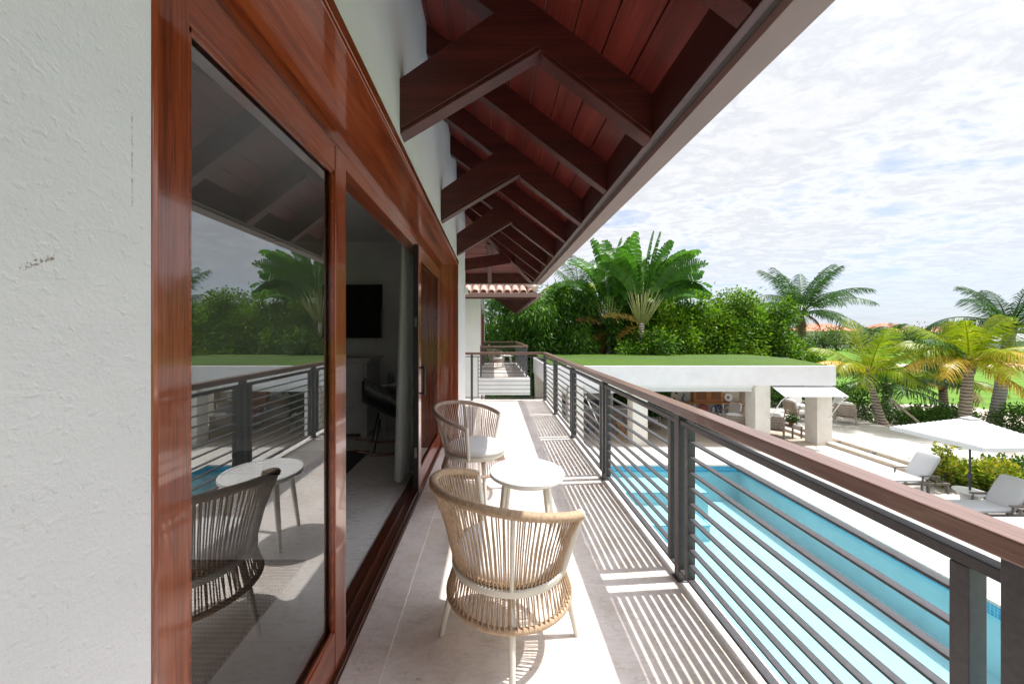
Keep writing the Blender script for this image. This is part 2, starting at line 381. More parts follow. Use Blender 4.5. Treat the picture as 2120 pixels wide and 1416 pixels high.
def watermat():
    m, t, b = newmat('pool_water')
    t.nodes.remove(b)
    v = objco(t)
    h = math_n(t, 'ADD', noise(t, v, 3.5, 3, 0.5, 0.8), math_n(t, 'MULTIPLY', noise(t, v, 16, 4, 0.6), 0.5))
    bp = N(t, 'ShaderNodeBump'); bp.inputs['Strength'].default_value = 0.3; bp.inputs['Distance'].default_value = 0.03; t.links.new(h, bp.inputs['Height'])
    fr = N(t, 'ShaderNodeFresnel'); fr.inputs[0].default_value = 1.33; t.links.new(bp.outputs[0], fr.inputs['Normal'])
    tr = N(t, 'ShaderNodeBsdfTransparent'); tr.inputs[0].default_value = (0.85, 0.965, 0.978, 1)
    gl = N(t, 'ShaderNodeBsdfGlossy'); gl.inputs['Roughness'].default_value = 0.02; t.links.new(bp.outputs[0], gl.inputs['Normal'])
    mx = N(t, 'ShaderNodeMixShader')
    t.links.new(fr.outputs[0], mx.inputs[0]); t.links.new(tr.outputs[0], mx.inputs[1]); t.links.new(gl.outputs[0], mx.inputs[2])
    t.links.new(mx.outputs[0], t.nodes['Material Output'].inputs[0])
    return m
M['water'] = watermat()
M['plaster'] = plain('pool_plaster', (0.35, 0.535, 0.575), 0.8, 0.08, 1.6)
def mosaic():
    m, t, b = newmat('blue_pool_mosaic')
    v = objco(t, (1, 1, 1))
    br = N(t, 'ShaderNodeTexBrick'); br.offset = 0.0
    br.inputs['Scale'].default_value = 1; br.inputs['Brick Width'].default_value = 0.05; br.inputs['Row Height'].default_value = 0.05; br.inputs['Mortar Size'].default_value = 0.004
    br.inputs['Color1'].default_value = (0.01, 0.19, 0.36, 1); br.inputs['Color2'].default_value = (0.02, 0.30, 0.46, 1); br.inputs['Mortar'].default_value = (0.25, 0.5, 0.6, 1)
    c = N(t, 'ShaderNodeTexCoord'); s = N(t, 'ShaderNodeSeparateXYZ'); t.links.new(c.outputs['Object'], s.inputs[0])
    k = N(t, 'ShaderNodeCombineXYZ'); t.links.new(math_n(t, 'ADD', s.outputs[0], s.outputs[1]), k.inputs[0]); t.links.new(s.outputs[2], k.inputs[1])
    t.links.new(k.outputs[0], br.inputs['Vector'])
    t.links.new(br.outputs[0], b.inputs['Base Color']); b.inputs['Roughness'].default_value = 0.2
    return m
M['mosaic'] = mosaic()

# ------------------------------------------------------------------ mesh helpers
class MB:
    def __init__(s): s.v = []; s.f = []
    def add(s, vs, fs, mat=None):
        o = len(s.v)
        s.v += [tuple(mat @ Vector(p)) if mat is not None else tuple(p) for p in vs]
        s.f += [tuple(i + o for i in f) for f in fs]; return s
    def box(s, x0, y0, z0, x1, y1, z1, mat=None):
        if x0 > x1: x0, x1 = x1, x0
        if y0 > y1: y0, y1 = y1, y0
        if z0 > z1: z0, z1 = z1, z0
        vs = [(x0, y0, z0), (x1, y0, z0), (x1, y1, z0), (x0, y1, z0), (x0, y0, z1), (x1, y0, z1), (x1, y1, z1), (x0, y1, z1)]
        return s.add(vs, [(0, 3, 2, 1), (4, 5, 6, 7), (0, 1, 5, 4), (1, 2, 6, 5), (2, 3, 7, 6), (3, 0, 4, 7)], mat)
    def hexa(s, a, b):            # two quads of 4 points each, lower and upper
        return s.add(list(a) + list(b), [(0, 3, 2, 1), (4, 5, 6, 7), (0, 1, 5, 4), (1, 2, 6, 5), (2, 3, 7, 6), (3, 0, 4, 7)])
    def prism(s, poly, axis, a, b):   # polygon of 2D points extruded along an axis between a and b
        def P(u, v, w):
            return {'X': (w, u, v), 'Y': (u, w, v), 'Z': (u, v, w)}[axis]
        n = len(poly)
        vs = [P(u, v, a) for u, v in poly] + [P(u, v, b) for u, v in poly]
        return s.add(vs, [tuple(range(n))[::-1], tuple(range(n, 2 * n))] + [(i, (i + 1) % n, n + (i + 1) % n, n + i) for i in range(n)])
    def tube(s, pts, r, n=8, closed=False, caps=True, mat=None):
        pts = [Vector(p) for p in pts]; m = len(pts)
        rs = r if hasattr(r, '__len__') else [r] * m
        vs = []; up = None
        for i, p in enumerate(pts):
            if closed: t = pts[(i + 1) % m] - pts[i - 1]
            else: t = pts[min(i + 1, m - 1)] - pts[max(i - 1, 0)]
            t.normalize()
            if up is None:
                up = Vector((0, 0, 1)) if abs(t.z) < 0.9 else Vector((1, 0, 0))
            a = t.cross(up)
            if a.length < 1e-5: a = t.cross(Vector((0, 1, 0)))
            a.normalize(); b = a.cross(t).normalized(); up = b
            for k in range(n):
                an = 2 * math.pi * k / n
                vs.append(p + (a * math.cos(an) + b * math.sin(an)) * rs[i])
        fs = []
        for i in range(m if closed else m - 1):
            j = (i + 1) % m
            for k in range(n):
                l = (k + 1) % n
                fs.append((i * n + k, j * n + k, j * n + l, i * n + l))
        if caps and not closed:
            fs.append(tuple(range(n))); fs.append(tuple(range((m - 1) * n, m * n))[::-1])
        return s.add(vs, fs, mat)
    def lathe(s, prof, n=24, mat=None):
        m = len(prof); vs = []
        for r, z in prof:
            for k in range(n):
                a = 2 * math.pi * k / n
                vs.append((r * math.cos(a), r * math.sin(a), z))
        fs = [(i * n + k, i * n + (k + 1) % n, (i + 1) * n + (k + 1) % n, (i + 1) * n + k) for i in range(m - 1) for k in range(n)]
        if prof[0][0] > 1e-4: fs.append(tuple(range(n))[::-1])
        if prof[-1][0] > 1e-4: fs.append(tuple(range((m - 1) * n, m * n)))
        return s.add(vs, fs, mat)
    def grid(s, nx, ny, fn):
        vs = [fn(i / nx, j / ny) for j in range(ny + 1) for i in range(nx + 1)]
        fs = [(j * (nx + 1) + i, j * (nx + 1) + i + 1, (j + 1) * (nx + 1) + i + 1, (j + 1) * (nx + 1) + i) for j in range(ny) for i in range(nx)]
        return s.add(vs, fs)
    def cushion(s, x0, y0, z0, x1, y1, z1, mat=None, puff=0.02, n=8):
        # soft box: superellipsoid-like
        cx, cy, cz = (x0 + x1) / 2, (y0 + y1) / 2, (z0 + z1) / 2
        hx, hy, hz = abs(x1 - x0) / 2, abs(y1 - y0) / 2, abs(z1 - z0) / 2
        nu, nv = 28, 10
        vs = []
        def sp(c, e): return math.copysign(abs(c) ** e, c)
        for j in range(nv + 1):
            ph = -math.pi / 2 + math.pi * j / nv
            for i in range(nu):
                th = 2 * math.pi * i / nu
                vs.append((cx + hx * sp(math.cos(ph), 0.4) * sp(math.cos(th), 0.28), cy + hy * sp(math.cos(ph), 0.4) * sp(math.sin(th), 0.28), cz + hz * sp(math.sin(ph), 0.6)))
        fs = [(j * nu + i, j * nu + (i + 1) % nu, (j + 1) * nu + (i + 1) % nu, (j + 1) * nu + i) for j in range(nv) for i in range(nu)]
        return s.add(vs, fs, mat)
    def build(s, name, mat, parent=None, bevel=0.0, smooth=False, loc=None, merge=False):
        me = bpy.data.meshes.new(name); me.from_pydata(s.v, [], s.f); me.update()
        if merge or smooth:
            bm = bmesh.new(); bm.from_mesh(me); bmesh.ops.remove_doubles(bm, verts=bm.verts, dist=1e-5)
            bmesh.ops.recalc_face_normals(bm, faces=bm.faces); bm.to_mesh(me); bm.free()
        me.materials.append(mat)
        if smooth:
            for p in me.polygons: p.use_smooth = True
        o = bpy.data.objects.new(name, me); col.objects.link(o)
        if parent is not None: o.parent = parent
        if loc is not None: o.location = loc
        if bevel:
            b = o.modifiers.new('bevel', 'BEVEL'); b.width = bevel; b.segments = 2; b.limit_method = 'ANGLE'; b.angle_limit = R(40)
        if smooth == 'auto':
            md = o.modifiers.new('edges', 'EDGE_SPLIT'); md.split_angle = R(40)
        return o
def tag(o, label, cat, group=None, kind=None):
    o['label'] = label; o['category'] = cat
    if group: o['group'] = group
    if kind: o['kind'] = kind
    return o
def thing(name, label, cat, loc=(0, 0, 0), rz=0, group=None):
    o = bpy.data.objects.new(name, None); col.objects.link(o)
    o.empty_display_size = 0.2; o.location = loc; o.rotation_euler = (0, 0, rz)
    return tag(o, label, cat, group)
def dup(o, loc=None, rz=None, label=None, parent=None, group=None):
    c = o.copy(); col.objects.link(c)
    if parent is not None: c.parent = parent
    for ch in list(o.children): dup(ch, parent=c)
    if loc is not None: c.location = loc
    if rz is not None: c.rotation_euler = (0, 0, rz)
    if label: c['label'] = label
    if group: c['group'] = group
    return c
def np_mesh(name, V, F, mat, parent=None, tint=None, smooth=False):
    V = np.asarray(V, dtype=np.float32).reshape(-1, 3); F = np.asarray(F, dtype=np.int32).reshape(-1, 4)
    me = bpy.data.meshes.new(name)
    me.vertices.add(len(V)); me.vertices.foreach_set('co', V.ravel())
    me.loops.add(F.size); me.loops.foreach_set('vertex_index', F.ravel())
    me.polygons.add(len(F))
    me.polygons.foreach_set('loop_start', np.arange(0, F.size, 4, dtype=np.int32))
    me.polygons.foreach_set('loop_total', np.full(len(F), 4, dtype=np.int32))
    me.update(calc_edges=True)
    if tint is not None:
        a = me.attributes.new('tint', 'FLOAT', 'FACE'); a.data.foreach_set('value', np.asarray(tint, dtype=np.float32))
    me.materials.append(mat)
    o = bpy.data.objects.new(name, me); col.objects.link(o)
    if parent is not None: o.parent = parent
    return o
def structure(o, label, cat):
    return tag(o, label, cat, kind='structure')

# ------------------------------------------------------------------ ground, pool, deck, terrace
G = -3.3
PX0, PX1, PY0, PY1 = 3.85, 8.93, -6.0, 13.4
def holed(z, x0, y0, x1, y1, hx0, hy0, hx1, hy1):
    m = MB()
    for a, b, c, d in ((x0, y0, x1, hy0), (x0, hy1, x1, y1), (x0, hy0, hx0, hy1), (hx1, hy0, x1, hy1)):
        m.add([(a, b, z), (c, b, z), (c, d, z), (a, d, z)], [(0, 1, 2, 3)])
    return m
g = holed(G - 0.03, -900, -300, 900, 1500, PX0 - 0.1, PY0 - 0.1, PX1 + 0.1, PY1 + 0.1).build('ground', M['lawn'])
structure(g, 'bright green mown fairway grass stretching to the horizon', 'lawn')
m = MB()
DX1 = 14.2
for a, b, c, d in ((-3, -8, PX0, 24), (PX1, -8, DX1, 24), (PX0, PY1, PX1, 24), (PX0, -8, PX1, PY0)):
    m.box(a, b, G - 0.1, c, d, G)
dk = m.build('pool_deck', M['deck'])
structure(dk, 'pale travertine paving around the swimming pool', 'pool deck')
m = MB()
m.box(PX0, PY0, G - 1.42, PX1, PY1, G - 1.32)
m.box(PX0 - 0.1, PY0 - 0.1, G - 1.42, PX0, PY1 + 0.1, G - 0.26); m.box(PX1, PY0 - 0.1, G - 1.42, PX1 + 0.1, PY1 + 0.1, G - 0.26)
m.box(PX0, PY1, G - 1.42, PX1, PY1 + 0.1, G - 0.26); m.box(PX0, PY0 - 0.1, G - 1.42, PX1, PY0, G - 0.26)
# entry steps at the far end
m.box(PX0, PY1 - 2.6, G - 1.32, PX0 + 2.5, PY1 - 1.3, G - 0.85)
m.box(PX0, PY1 - 1.3, G - 1.32, PX0 + 3.2, PY1, G - 0.45)
pl = m.build('swimming_pool', M['plaster'])
structure(pl, 'long rectangular swimming pool basin of pale blue plaster', 'pool')
m = MB()
z0, z1 = G - 0.26, G - 0.05
m.box(PX0 - 0.1, PY0, z0, PX0 + 0.006, PY1, z1); m.box(PX1 - 0.006, PY0, z0, PX1 + 0.1, PY1, z1); m.box(PX0 + 0.006, PY1 - 0.006, z0, PX1 - 0.006, PY1 + 0.1, z1)
m.box(PX0 + 2.5, PY1 - 2.6, G - 0.865, PX0 + 2.52, PY1 - 1.3, G - 0.84); m.box(PX0, PY1 - 2.62, G - 0.865, PX0 + 2.52, PY1 - 2.6, G - 0.84)
m.box(PX0 + 3.2, PY1 - 1.3, G - 0.465, PX0 + 3.22, PY1 - 0.01, G - 0.44); m.box(PX0, PY1 - 1.32, G - 0.465, PX0 + 3.22, PY1 - 1.3, G - 0.44)
o = m.build('pool_tile_band', M['mosaic'], pl)
wt = MB().grid(1, 1, lambda u, v: (PX0 + 0.008 + u * (PX1 - PX0 - 0.016), PY0 + 0.01 + v * (PY1 - PY0 - 0.02), G - 0.19)).build('water', M['water'])
structure(wt, 'clear turquoise water filling the swimming pool', 'water')

# terrace: two risers, upper surface 0.26 above the deck
m = MB()
m.prism([(14.2, 12.45), (30, 12.45), (30, 24), (14.2, 24)], 'Z', G - 0.1, G + 0.13)
m.prism([(14.62, 12.87), (19.0, 12.87), (19.0, 24), (14.62, 24)], 'Z', G + 0.126, G + 0.26)
tr = m.build('terrace', M['step'], None, 0.012)
structure(tr, 'raised cream stone terrace with two steps beside the pool pavilion', 'terrace')
m = MB().box(14.64, 12.9, G + 0.258, 18.98, 23.98, G + 0.264)
m.box(14.22, 12.47, G + 0.128, 14.6, 23.98, G + 0.134); m.box(14.6, 12.47, G + 0.128, 19.0, 12.86, G + 0.134)
tp = m.build('terrace_paving', M['deck'], tr)
# garden lawn in front of the terrace
gl = MB().box(14.2, -8, G - 0.08, 60, 12.44, G + 0.02).build('garden_lawn', M['turf'])
structure(gl, 'bright garden grass behind the sun loungers below the terrace', 'lawn')
m = MB().box(19.05, 12.4, G - 0.06, 60, 19.9, G + 0.02)
bed = m.build('planting_bed', plain('bed_soil', (0.34, 0.28, 0.22), 0.95, 0.25, 3))
structure(bed, 'pale sandy planting bed along the terrace under the palms', 'planting bed')
m = MB()
def strip(y0, y1, amp, ph):
    def fn(u, v):
        x = -100 + u * 320
        yb = y0 + amp * math.sin(x * 0.045 + ph) ; yt = y1 + amp * math.sin(x * 0.038 + ph + 0.5)
        return (x, yb + (yt - yb) * v, G - 0.018)
    return MB().grid(80, 1, fn)
bk = strip(52, 56, 0.8, 0.3).build('sand_path', M['sand']); structure(bk, 'pale sandy cart path across the far side of the fairway', 'path')

# three step lights
for i, (x, y, z, ax, lab) in enumerate(((14.62, 15.6, G + 0.19, 'X', 'small recessed step light in the long riser, nearest the white column'),
                                   (14.62, 14.15, G + 0.19, 'X', 'small recessed step light in the long riser, nearest the terrace corner'),
                                   (17.3, 12.87, G + 0.19, 'Y', 'small recessed step light in the short riser facing the loungers'))):
    t = thing('step_light', lab, 'step light', (x, y, z), 0, 'step lights in the terrace risers')
    if ax == 'X':
        MB().box(-0.012, -0.07, -0.035, -0.002, 0.07, 0.035).build('frame', M['dark'], t); MB().box(-0.016, -0.055, 0.0, -0.012, 0.055, 0.022).build('lens', M['whitecer'], t)
    else:
        MB().box(-0.07, -0.012, -0.035, 0.07, -0.002, 0.035).build('frame', M['dark'], t); MB().box(-0.055, -0.016, 0.0, 0.055, -0.012, 0.022).build('lens', M['whitecer'], t)

# ------------------------------------------------------------------ balcony floor
m = MB().box(-0.66, -7, -0.10, 1.24, 8.28, 0.0)
bf = m.build('balcony_floor', M['floor'], None, 0.006); structure(bf, 'beige travertine balcony floor with striped railing shadows', 'floor')
m = MB().box(-0.66, -7, -0.001, -0.486, 4.8, 0.006)
th = m.build('door_threshold', travertine('threshold_stone', (0.755, 0.69, 0.65), (1.4, 3.0), 0.42, 0.0012, 1.3), bf)
m = MB().box(-0.60, -7, -0.55, 1.20, 8.24, -0.1)
sl = m.build('balcony_slab', M['stucco2'], bf)
rf = MB().box(-6.5, -1.5, -0.10, -0.665, 5.95, -0.004).build('room_floor', M['roomfloor']); structure(rf, 'pale stone floor of the dim bedroom inside', 'floor')

# ------------------------------------------------------------------ villa
villa = thing('villa', 'white stucco villa with varnished sliding doors and deep red timber eaves', 'house', (0, 0, 0))
WX = -0.46
m = MB()
m.box(-0.72, -7, -3.3, WX, 0.4975, 4.3)
m.box(-0.72, 4.815, -3.3, WX, 6.2, 4.3)
m.box(-0.72, 0.4975, 2.385, WX, 4.815, 4.3)
m.box(-0.72, 0.4975, -3.3, -0.665, 4.815, -0.101)
m.box(-7, 5.98, -3.3, -0.72, 6.2, 4.3)
wall = m.build('wall', M['stucco'], villa)
# small overflow block and grime under rafters are part of wall look
m = MB()
m.box(-6.7, -1.7, -0.1, -6.5, 5.98, 3.1); m.box(-6.5, 5.95, -0.1, -0.72, 5.98, 3.1); m.box(-6.5, -1.7, -0.1, -0.72, -1.5, 3.1)
m.box(-6.5, -1.5, 2.95, -0.72, 5.95, 3.1)
m.box(-0.735, -1.5, 0.0, -0.722, 0.47, 2.95); m.box(-0.735, 4.83, 0.0, -0.722, 5.95, 2.95); m.box(-0.735, 0.47, 2.40, -0.722, 4.83, 2.95)
m.build('room_shell', M['roomwall'], villa)

# door frame lining
fr = MB()
fr.box(-0.83, 4.798, 0.0, -0.448, 4.814, 2.37)
doorset = fr.build('door_frame', M['varnZ'], villa, 0.002)
MB().box(-0.83, 0.498, 0.0, -0.4585, 0.508, 2.37).build('jamb', M['varnZ'], doorset, 0.002)
MB().box(-0.83, 0.498, 2.37, -0.448, 4.814, 2.386).box(-0.83, 0.508, 2.30, -0.725, 4.798, 2.37).box(-0.463, 0.498, 2.386, -0.445, 4.85, 2.43).build('door_head', M['varnY'], doorset, 0.002)
MB().box(-0.83, 0.503, -0.002, -0.665, 4.798, 0.028).box(-0.70, 0.503, 0.028, -0.69, 4.798, 0.045).box(-0.765, 0.503, 0.028, -0.755, 4.798, 0.045).build('door_track', wood('track_wood', (0.03, 0.007, 0.003), (0.07, 0.016, 0.006), (0.11, 0.03, 0.012), 'Y', 0.35, 0.5), doorset, 0.002)
def sash(name, y0, y1, xf, sw=0.115, zb=0.03, zt=2.31, t=0.05, blackedge=False):
    zr = 0.17
    a = MB().box(xf - t, y0, zb, xf, y0 + sw, zt)
    d = a.build(name, M['varnZ'], villa, 0.003)
    MB().box(xf - t, y1 - sw, zb, xf, y1, zt).build('stile', M['varnZ'], d, 0.003)
    MB().box(xf - t, y0 + sw, zb, xf - 0.003, y1 - sw, zb + zr).build('bottom_rail', M['varnY'], d, 0.003)
    MB().box(xf - t, y0 + sw, zt - sw, xf - 0.003, y1 - sw, zt).build('top_rail', M['varnY'], d, 0.003)
    b = MB()
    b.box(xf - 0.016, y0 + sw, zb + zr, xf - 0.008, y0 + sw + 0.014, zt - sw).box(xf - 0.016, y1 - sw - 0.014, zb + zr, xf - 0.008, y1 - sw, zt - sw)
    b.box(xf - 0.016, y0 + sw, zb + zr, xf - 0.008, y1 - sw, zb + zr + 0.014).box(xf - 0.016, y0 + sw, zt - sw - 0.014, xf - 0.008, y1 - sw, zt - sw)
    b.build('glazing_bead', M['varnY'], d)
    x = xf - 0.026
    MB().add([(x, y0 + sw, zb + zr), (x, y1 - sw, zb + zr), (x, y1 - sw, zt - sw), (x, y0 + sw, zt - sw)], [(0, 1, 2, 3)]).build('glass_pane', M['glass'], d)
    return d
d1 = sash('sliding_door', 0.715, 1.715, -0.68)
d1['label'] = 'near sliding door leaf with mirror-like glass'
d3 = sash('sliding_door', 3.40, 4.79, -0.68)
d2 = sash('sliding_door', 3.78, 4.76, -0.762)
MB().box(-0.729, 3.392, 0.03, -0.684, 3.40, 2.31).build('seal_strip', M['dark'], d3)
MB().box(-0.717, 3.388, 1.55, -0.697, 3.392, 1.64).build('latch_plate', M['steel'], d3)
MB().box(-0.717, 3.388, 0.35, -0.697, 3.392, 0.44).build('latch_plate', M['steel'], d3)
MB().box(-0.68, 3.45, 1.16, -0.645, 3.47, 1.18).box(-0.68, 3.45, 0.92, -0.645, 3.47, 0.94).box(-0.65, 3.447, 0.91, -0.632, 3.473, 1.19).build('handle', M['dark'], d3, 0.003)
MB().box(-0.68, 0.52, 0.03, -0.662, 0.714, 2.31).build('jamb_post', M['varnZ'], doorset, 0.002)

# roof -------------------------------------------------------------------
PIT = 0.765; RX = 0.79; RZ = 2.48; HY = 7.37; RH = 0.20   # rafter foot, bottom height, hip eave line, rafter vertical depth
roof = MB()
# soffit boards: run along Y on the main slope, along X on the hip end
def zs(x): return RZ + RH + PIT * (RX - x)
nb = 11; wd = (RX + 0.02 - (WX - 0.25)) / nb
for i in range(nb):
    x1 = RX + 0.02 - i * wd; x0 = x1 - wd + 0.007
    ya1 = HY - (RX - x1); ya0 = HY - (RX - x0)
    jit = rnd.uniform(-0.0015, 0.0015)
    lo = [(x0, -7, zs(x0) + jit), (x1, -7, zs(x1) + jit), (x1, ya1, zs(x1) + jit), (x0, ya0, zs(x0) + jit)]
    roof.hexa(lo, [(p[0], p[1], p[2] + 0.022) for p in lo])
roof_o = roof.build('roof', M['boardY'], villa)
he = MB()
for i in range(nb):
    y1 = HY + 0.02 - i * wd; y0 = y1 - wd + 0.007
    xa1 = RX - (HY - y1); xa0 = RX - (HY - y0)
    lo = [(-6.5, y0, zs(xa0)), (xa0, y0, zs(xa0)), (xa1, y1, zs(xa1)), (-6.5, y1, zs(xa1))]
    he.hexa(lo, [(p[0], p[1], p[2] + 0.022) for p in lo])
he.build('end_soffit', M['boardX'], roof_o)
# roof covering above (seen only as shade)
rc = MB()
x0, x1 = -1.6, RX + 0.17
lo = [(x0, -7, zs(x0) + 0.03), (x1, -7, zs(x1) + 0.03), (x1, HY + 0.17, zs(x1) + 0.03), (x0, HY - (RX - x0), zs(x0) + 0.03)]
rc.hexa(lo, [(p[0], p[1], p[2] + 0.08) for p in lo])
lo = [(-7, HY - (RX - x0), zs(x0) + 0.03), (x0, HY - (RX - x0), zs(x0) + 0.03), (x1, HY + 0.17, zs(x1) + 0.03), (-7, HY + 0.17, zs(x1) + 0.03)]
rc.hexa(lo, [(p[0], p[1], p[2] + 0.08) for p in lo])
rc.box(-7, -7, 4.4, -1.5, 6.0, 4.5)
rc.build('roof_covering', M['tile'], roof_o)
def rafter(y, xin, th=0.085, dep=RH, name='rafter'):
    poly = [(RX, RZ), (RX, RZ + dep), (xin, RZ + dep + PIT * (RX - xin)), (xin, RZ + PIT * (RX - xin))]
    mm = MB()
    mm.prism([(p[0], p[1]) for p in poly], 'Y', y - th / 2, y + th / 2)
    return mm
RY = [1.88 + 0.72 * k for k in range(-7, 8)]
def moulded(poly, y, th, name):
    # a timber with a thin shadow-gap batten along its underside
    return None
for k, y in zip(range(-7, 8), RY):
    xin = WX - 0.1
    hipx = RX - (HY - y) + 0.08
    if y > 6.1: xin = max(xin, hipx)
    strut = (k % 2 == 0) and y < 6
    rafter(y, xin, 0.10 if strut else 0.075).build('rafter', M['roofX'], roof_o, 0.003)
    if strut:
        a = (WX - 0.02, 2.495); b = (0.245, 2.495 + 0.615 * 0.705)
        dv = 0.245
        # strut between wall and rafter, slightly thicker than the rafter, lower batten 12 mm
        top = (0.245 + 0.02, b[1] + 0.012)
        poly = [a, b, (0.02, RZ + PIT * (RX - 0.02) + 0.02), (a[0], a[1] + dv)]
        MB().prism(poly, 'Y', y - 0.052, y + 0.052).build('strut', M['roofX'], roof_o, 0.003)
        q = 0.022
        MB().prism([(a[0], a[1] - q), (b[0] + 0.004, b[1] - q), (b[0] + 0.004, b[1] - 0.002), (a[0], a[1] - 0.002)], 'Y', y - 0.044, y + 0.044).build('strut_batten', M['roofX'], roof_o, 0.002)
        xe = RX
        MB().prism([(b[0] + 0.004, RZ + PIT * (RX - b[0]) - q - 0.004), (xe, RZ - q), (xe, RZ - 0.002), (b[0] + 0.004, RZ + PIT * (RX - b[0]) - 0.006)], 'Y', y - 0.044, y + 0.044).build('rafter_batten', M['roofX'], roof_o, 0.002)
# jack rafters on the hip end, running along Y
for x in (-0.06, -0.8, -1.5):
    yin = max(HY - 1.35, HY - (RX - x) + 0.08) if x > WX else HY - 1.25
    poly = [(HY, RZ), (HY, RZ + RH), (yin, RZ + RH + PIT * (HY - yin)), (yin, RZ + PIT * (HY - yin))]
    MB().prism(poly, 'X', x - 0.04, x + 0.04).build('rafter', M['roofY'], roof_o, 0.003)
# hip rafter along the 45 degree line
h = MB()
a = Vector((RX, HY, RZ - 0.02)); t_ = 1.35
b = Vector((RX - t_, HY - t_, RZ - 0.02 + PIT * t_))
s_ = Vector((1, -1, 0)).normalized() * 0.05
up = Vector((0, 0, 0.21))
h.add([a - s_, a + s_, b + s_, b - s_, a - s_ + up, a + s_ + up, b + s_ + up, b - s_ + up], [(0, 1, 2, 3), (4, 7, 6, 5), (0, 4, 5, 1), (1, 5, 6, 2), (2, 6, 7, 3), (3, 7, 4, 0)])
h.build('hip_rafter', M['roofX'], roof_o, 0.003)
# corner strut from the wall end to the hip rafter
c0 = Vector((WX - 0.02, 6.15, 2.52)); c1 = Vector((0.30, 6.89, 2.78))
dd = (c1 - c0); sd = Vector((dd.y, -dd.x, 0)).normalized() * 0.05; up = Vector((0, 0, 0.2))
h = MB().add([c0 - sd, c0 + sd, c1 + sd, c1 - sd, c0 - sd + up, c0 + sd + up, c1 + sd + up, c1 - sd + up], [(0, 1, 2, 3), (4, 7, 6, 5), (0, 4, 5, 1), (1, 5, 6, 2), (2, 6, 7, 3), (3, 7, 4, 0)])
h.build('strut', M['roofX'], roof_o, 0.003)
# fascia beam at rafter feet + box gutter
fa = MB()
fa.box(RX, -7, RZ - 0.01, RX + 0.035, HY + 0.035, RZ + 0.2)
fa.box(-6.5, HY, RZ - 0.01, RX, HY + 0.035, RZ + 0.2)
fa.build('fascia', M['roofY'], roof_o, 0.003)
gu = MB()
gu.prism([(0.875, 2.50), (0.885, 2.475), (1.008, 2.475), (1.022, 2.49), (1.022, 2.60), (1.0, 2.60), (1.0, 2.50), (0.89, 2.50), (0.89, 2.64), (0.875, 2.64)], 'Y', -7, HY + 0.26)
gu.prism([(HY + 0.085, 2.50), (HY + 0.095, 2.475), (HY + 0.24, 2.475), (HY + 0.255, 2.49), (HY + 0.255, 2.60), (HY + 0.23, 2.60), (HY + 0.23, 2.50), (HY + 0.10, 2.50), (HY + 0.10, 2.64), (HY + 0.085, 2.64)], 'X', -6.5, 0.874)
gu.build('gutter', M['gutter'], roof_o, 0.002)
bl = MB()  # dark strip added in the gap behind the gutter, standing for its shade
bl.box(RX + 0.037, -7, RZ + 0.02, 0.872, HY + 0.03, RZ + 0.16)
bl.build('gutter_gap_strip', plain('dark_gap_shade', (0.03, 0.014, 0.011), 0.7, 0.2, 6), roof_o)

# small white flood light on the wall end
t = thing('wall_light', 'small white box light high on the villa wall end beside the eave', 'wall light', (WX, 6.0, 2.17))
MB().box(0.0, -0.035, -0.05, 0.06, 0.035, 0.05).build('housing', M['paint'], t, 0.006)
MB().box(0.0, -0.02, -0.09, 0.014, 0.02, -0.05).build('bracket', M['paint'], t, 0.003)

# ------------------------------------------------------------------ railing
def railing(root, pts_posts, x, y_list, slat_w=0.040):
    pass
rail = thing('balcony_railing', 'charcoal metal balcony railing with horizontal slats and brown wooden handrail', 'railing', (0, 0, 0))
X0 = 1.148                          # centre line of the railing
YC = 8.15
hr = MB().box(X0 - 0.045, -7, 1.008, X0 + 0.045, YC + 0.045, 1.062)
hr.build('handrail', M['handrail'], rail, 0.006)
MB().box(-2.2, YC - 0.045, 1.008, X0 - 0.047, YC + 0.045, 1.062).build('handrail', M['handrailX'], rail, 0.006)
POST = [YC, 6.755, 5.275, 3.78, 2.255, 0.79, -0.69, -2.17, -3.65]
for y in POST:
    yy = y - (0.0 if y != YC else 0.0)
    MB().box(X0 - 0.027, yy - 0.027, 0.0, X0 + 0.027, yy + 0.027, 1.008).box(X0 - 0.04, yy - 0.04, 0.0, X0 + 0.04, yy + 0.04, 0.008).build('post', M['rail'], rail, 0.003)
ZB, ZT = 0.068, 0.955
for ya, yb in zip(POST[1:], POST[:-1]):
    p = MB()
    a, b = ya + 0.103, yb - 0.103
    # top and bottom rails run post to post, end bars and slats inside
    p.box(X0 - 0.021, ya + 0.028, ZT - 0.012, X0 + 0.021, yb - 0.028, ZT + 0.018)
    p.box(X0 - 0.021, ya + 0.028, ZB - 0.012, X0 + 0.021, yb - 0.028, ZB + 0.004)
    p.box(X0 - 0.0225, a - 0.019, ZB + 0.004, X0 + 0.0225, a + 0.019, ZT - 0.012)
    p.box(X0 - 0.0225, b - 0.019, ZB + 0.004, X0 + 0.0225, b + 0.019, ZT - 0.012)
    for k in range(1, 10):
        z = ZB + (ZT - ZB) * k / 10
        p.box(X0 - 0.016, a + 0.019, z - 0.00475, X0 + 0.016, b - 0.019, z + 0.00475)
    p.build('slat_panel', M['rail'], rail, 0.0025)
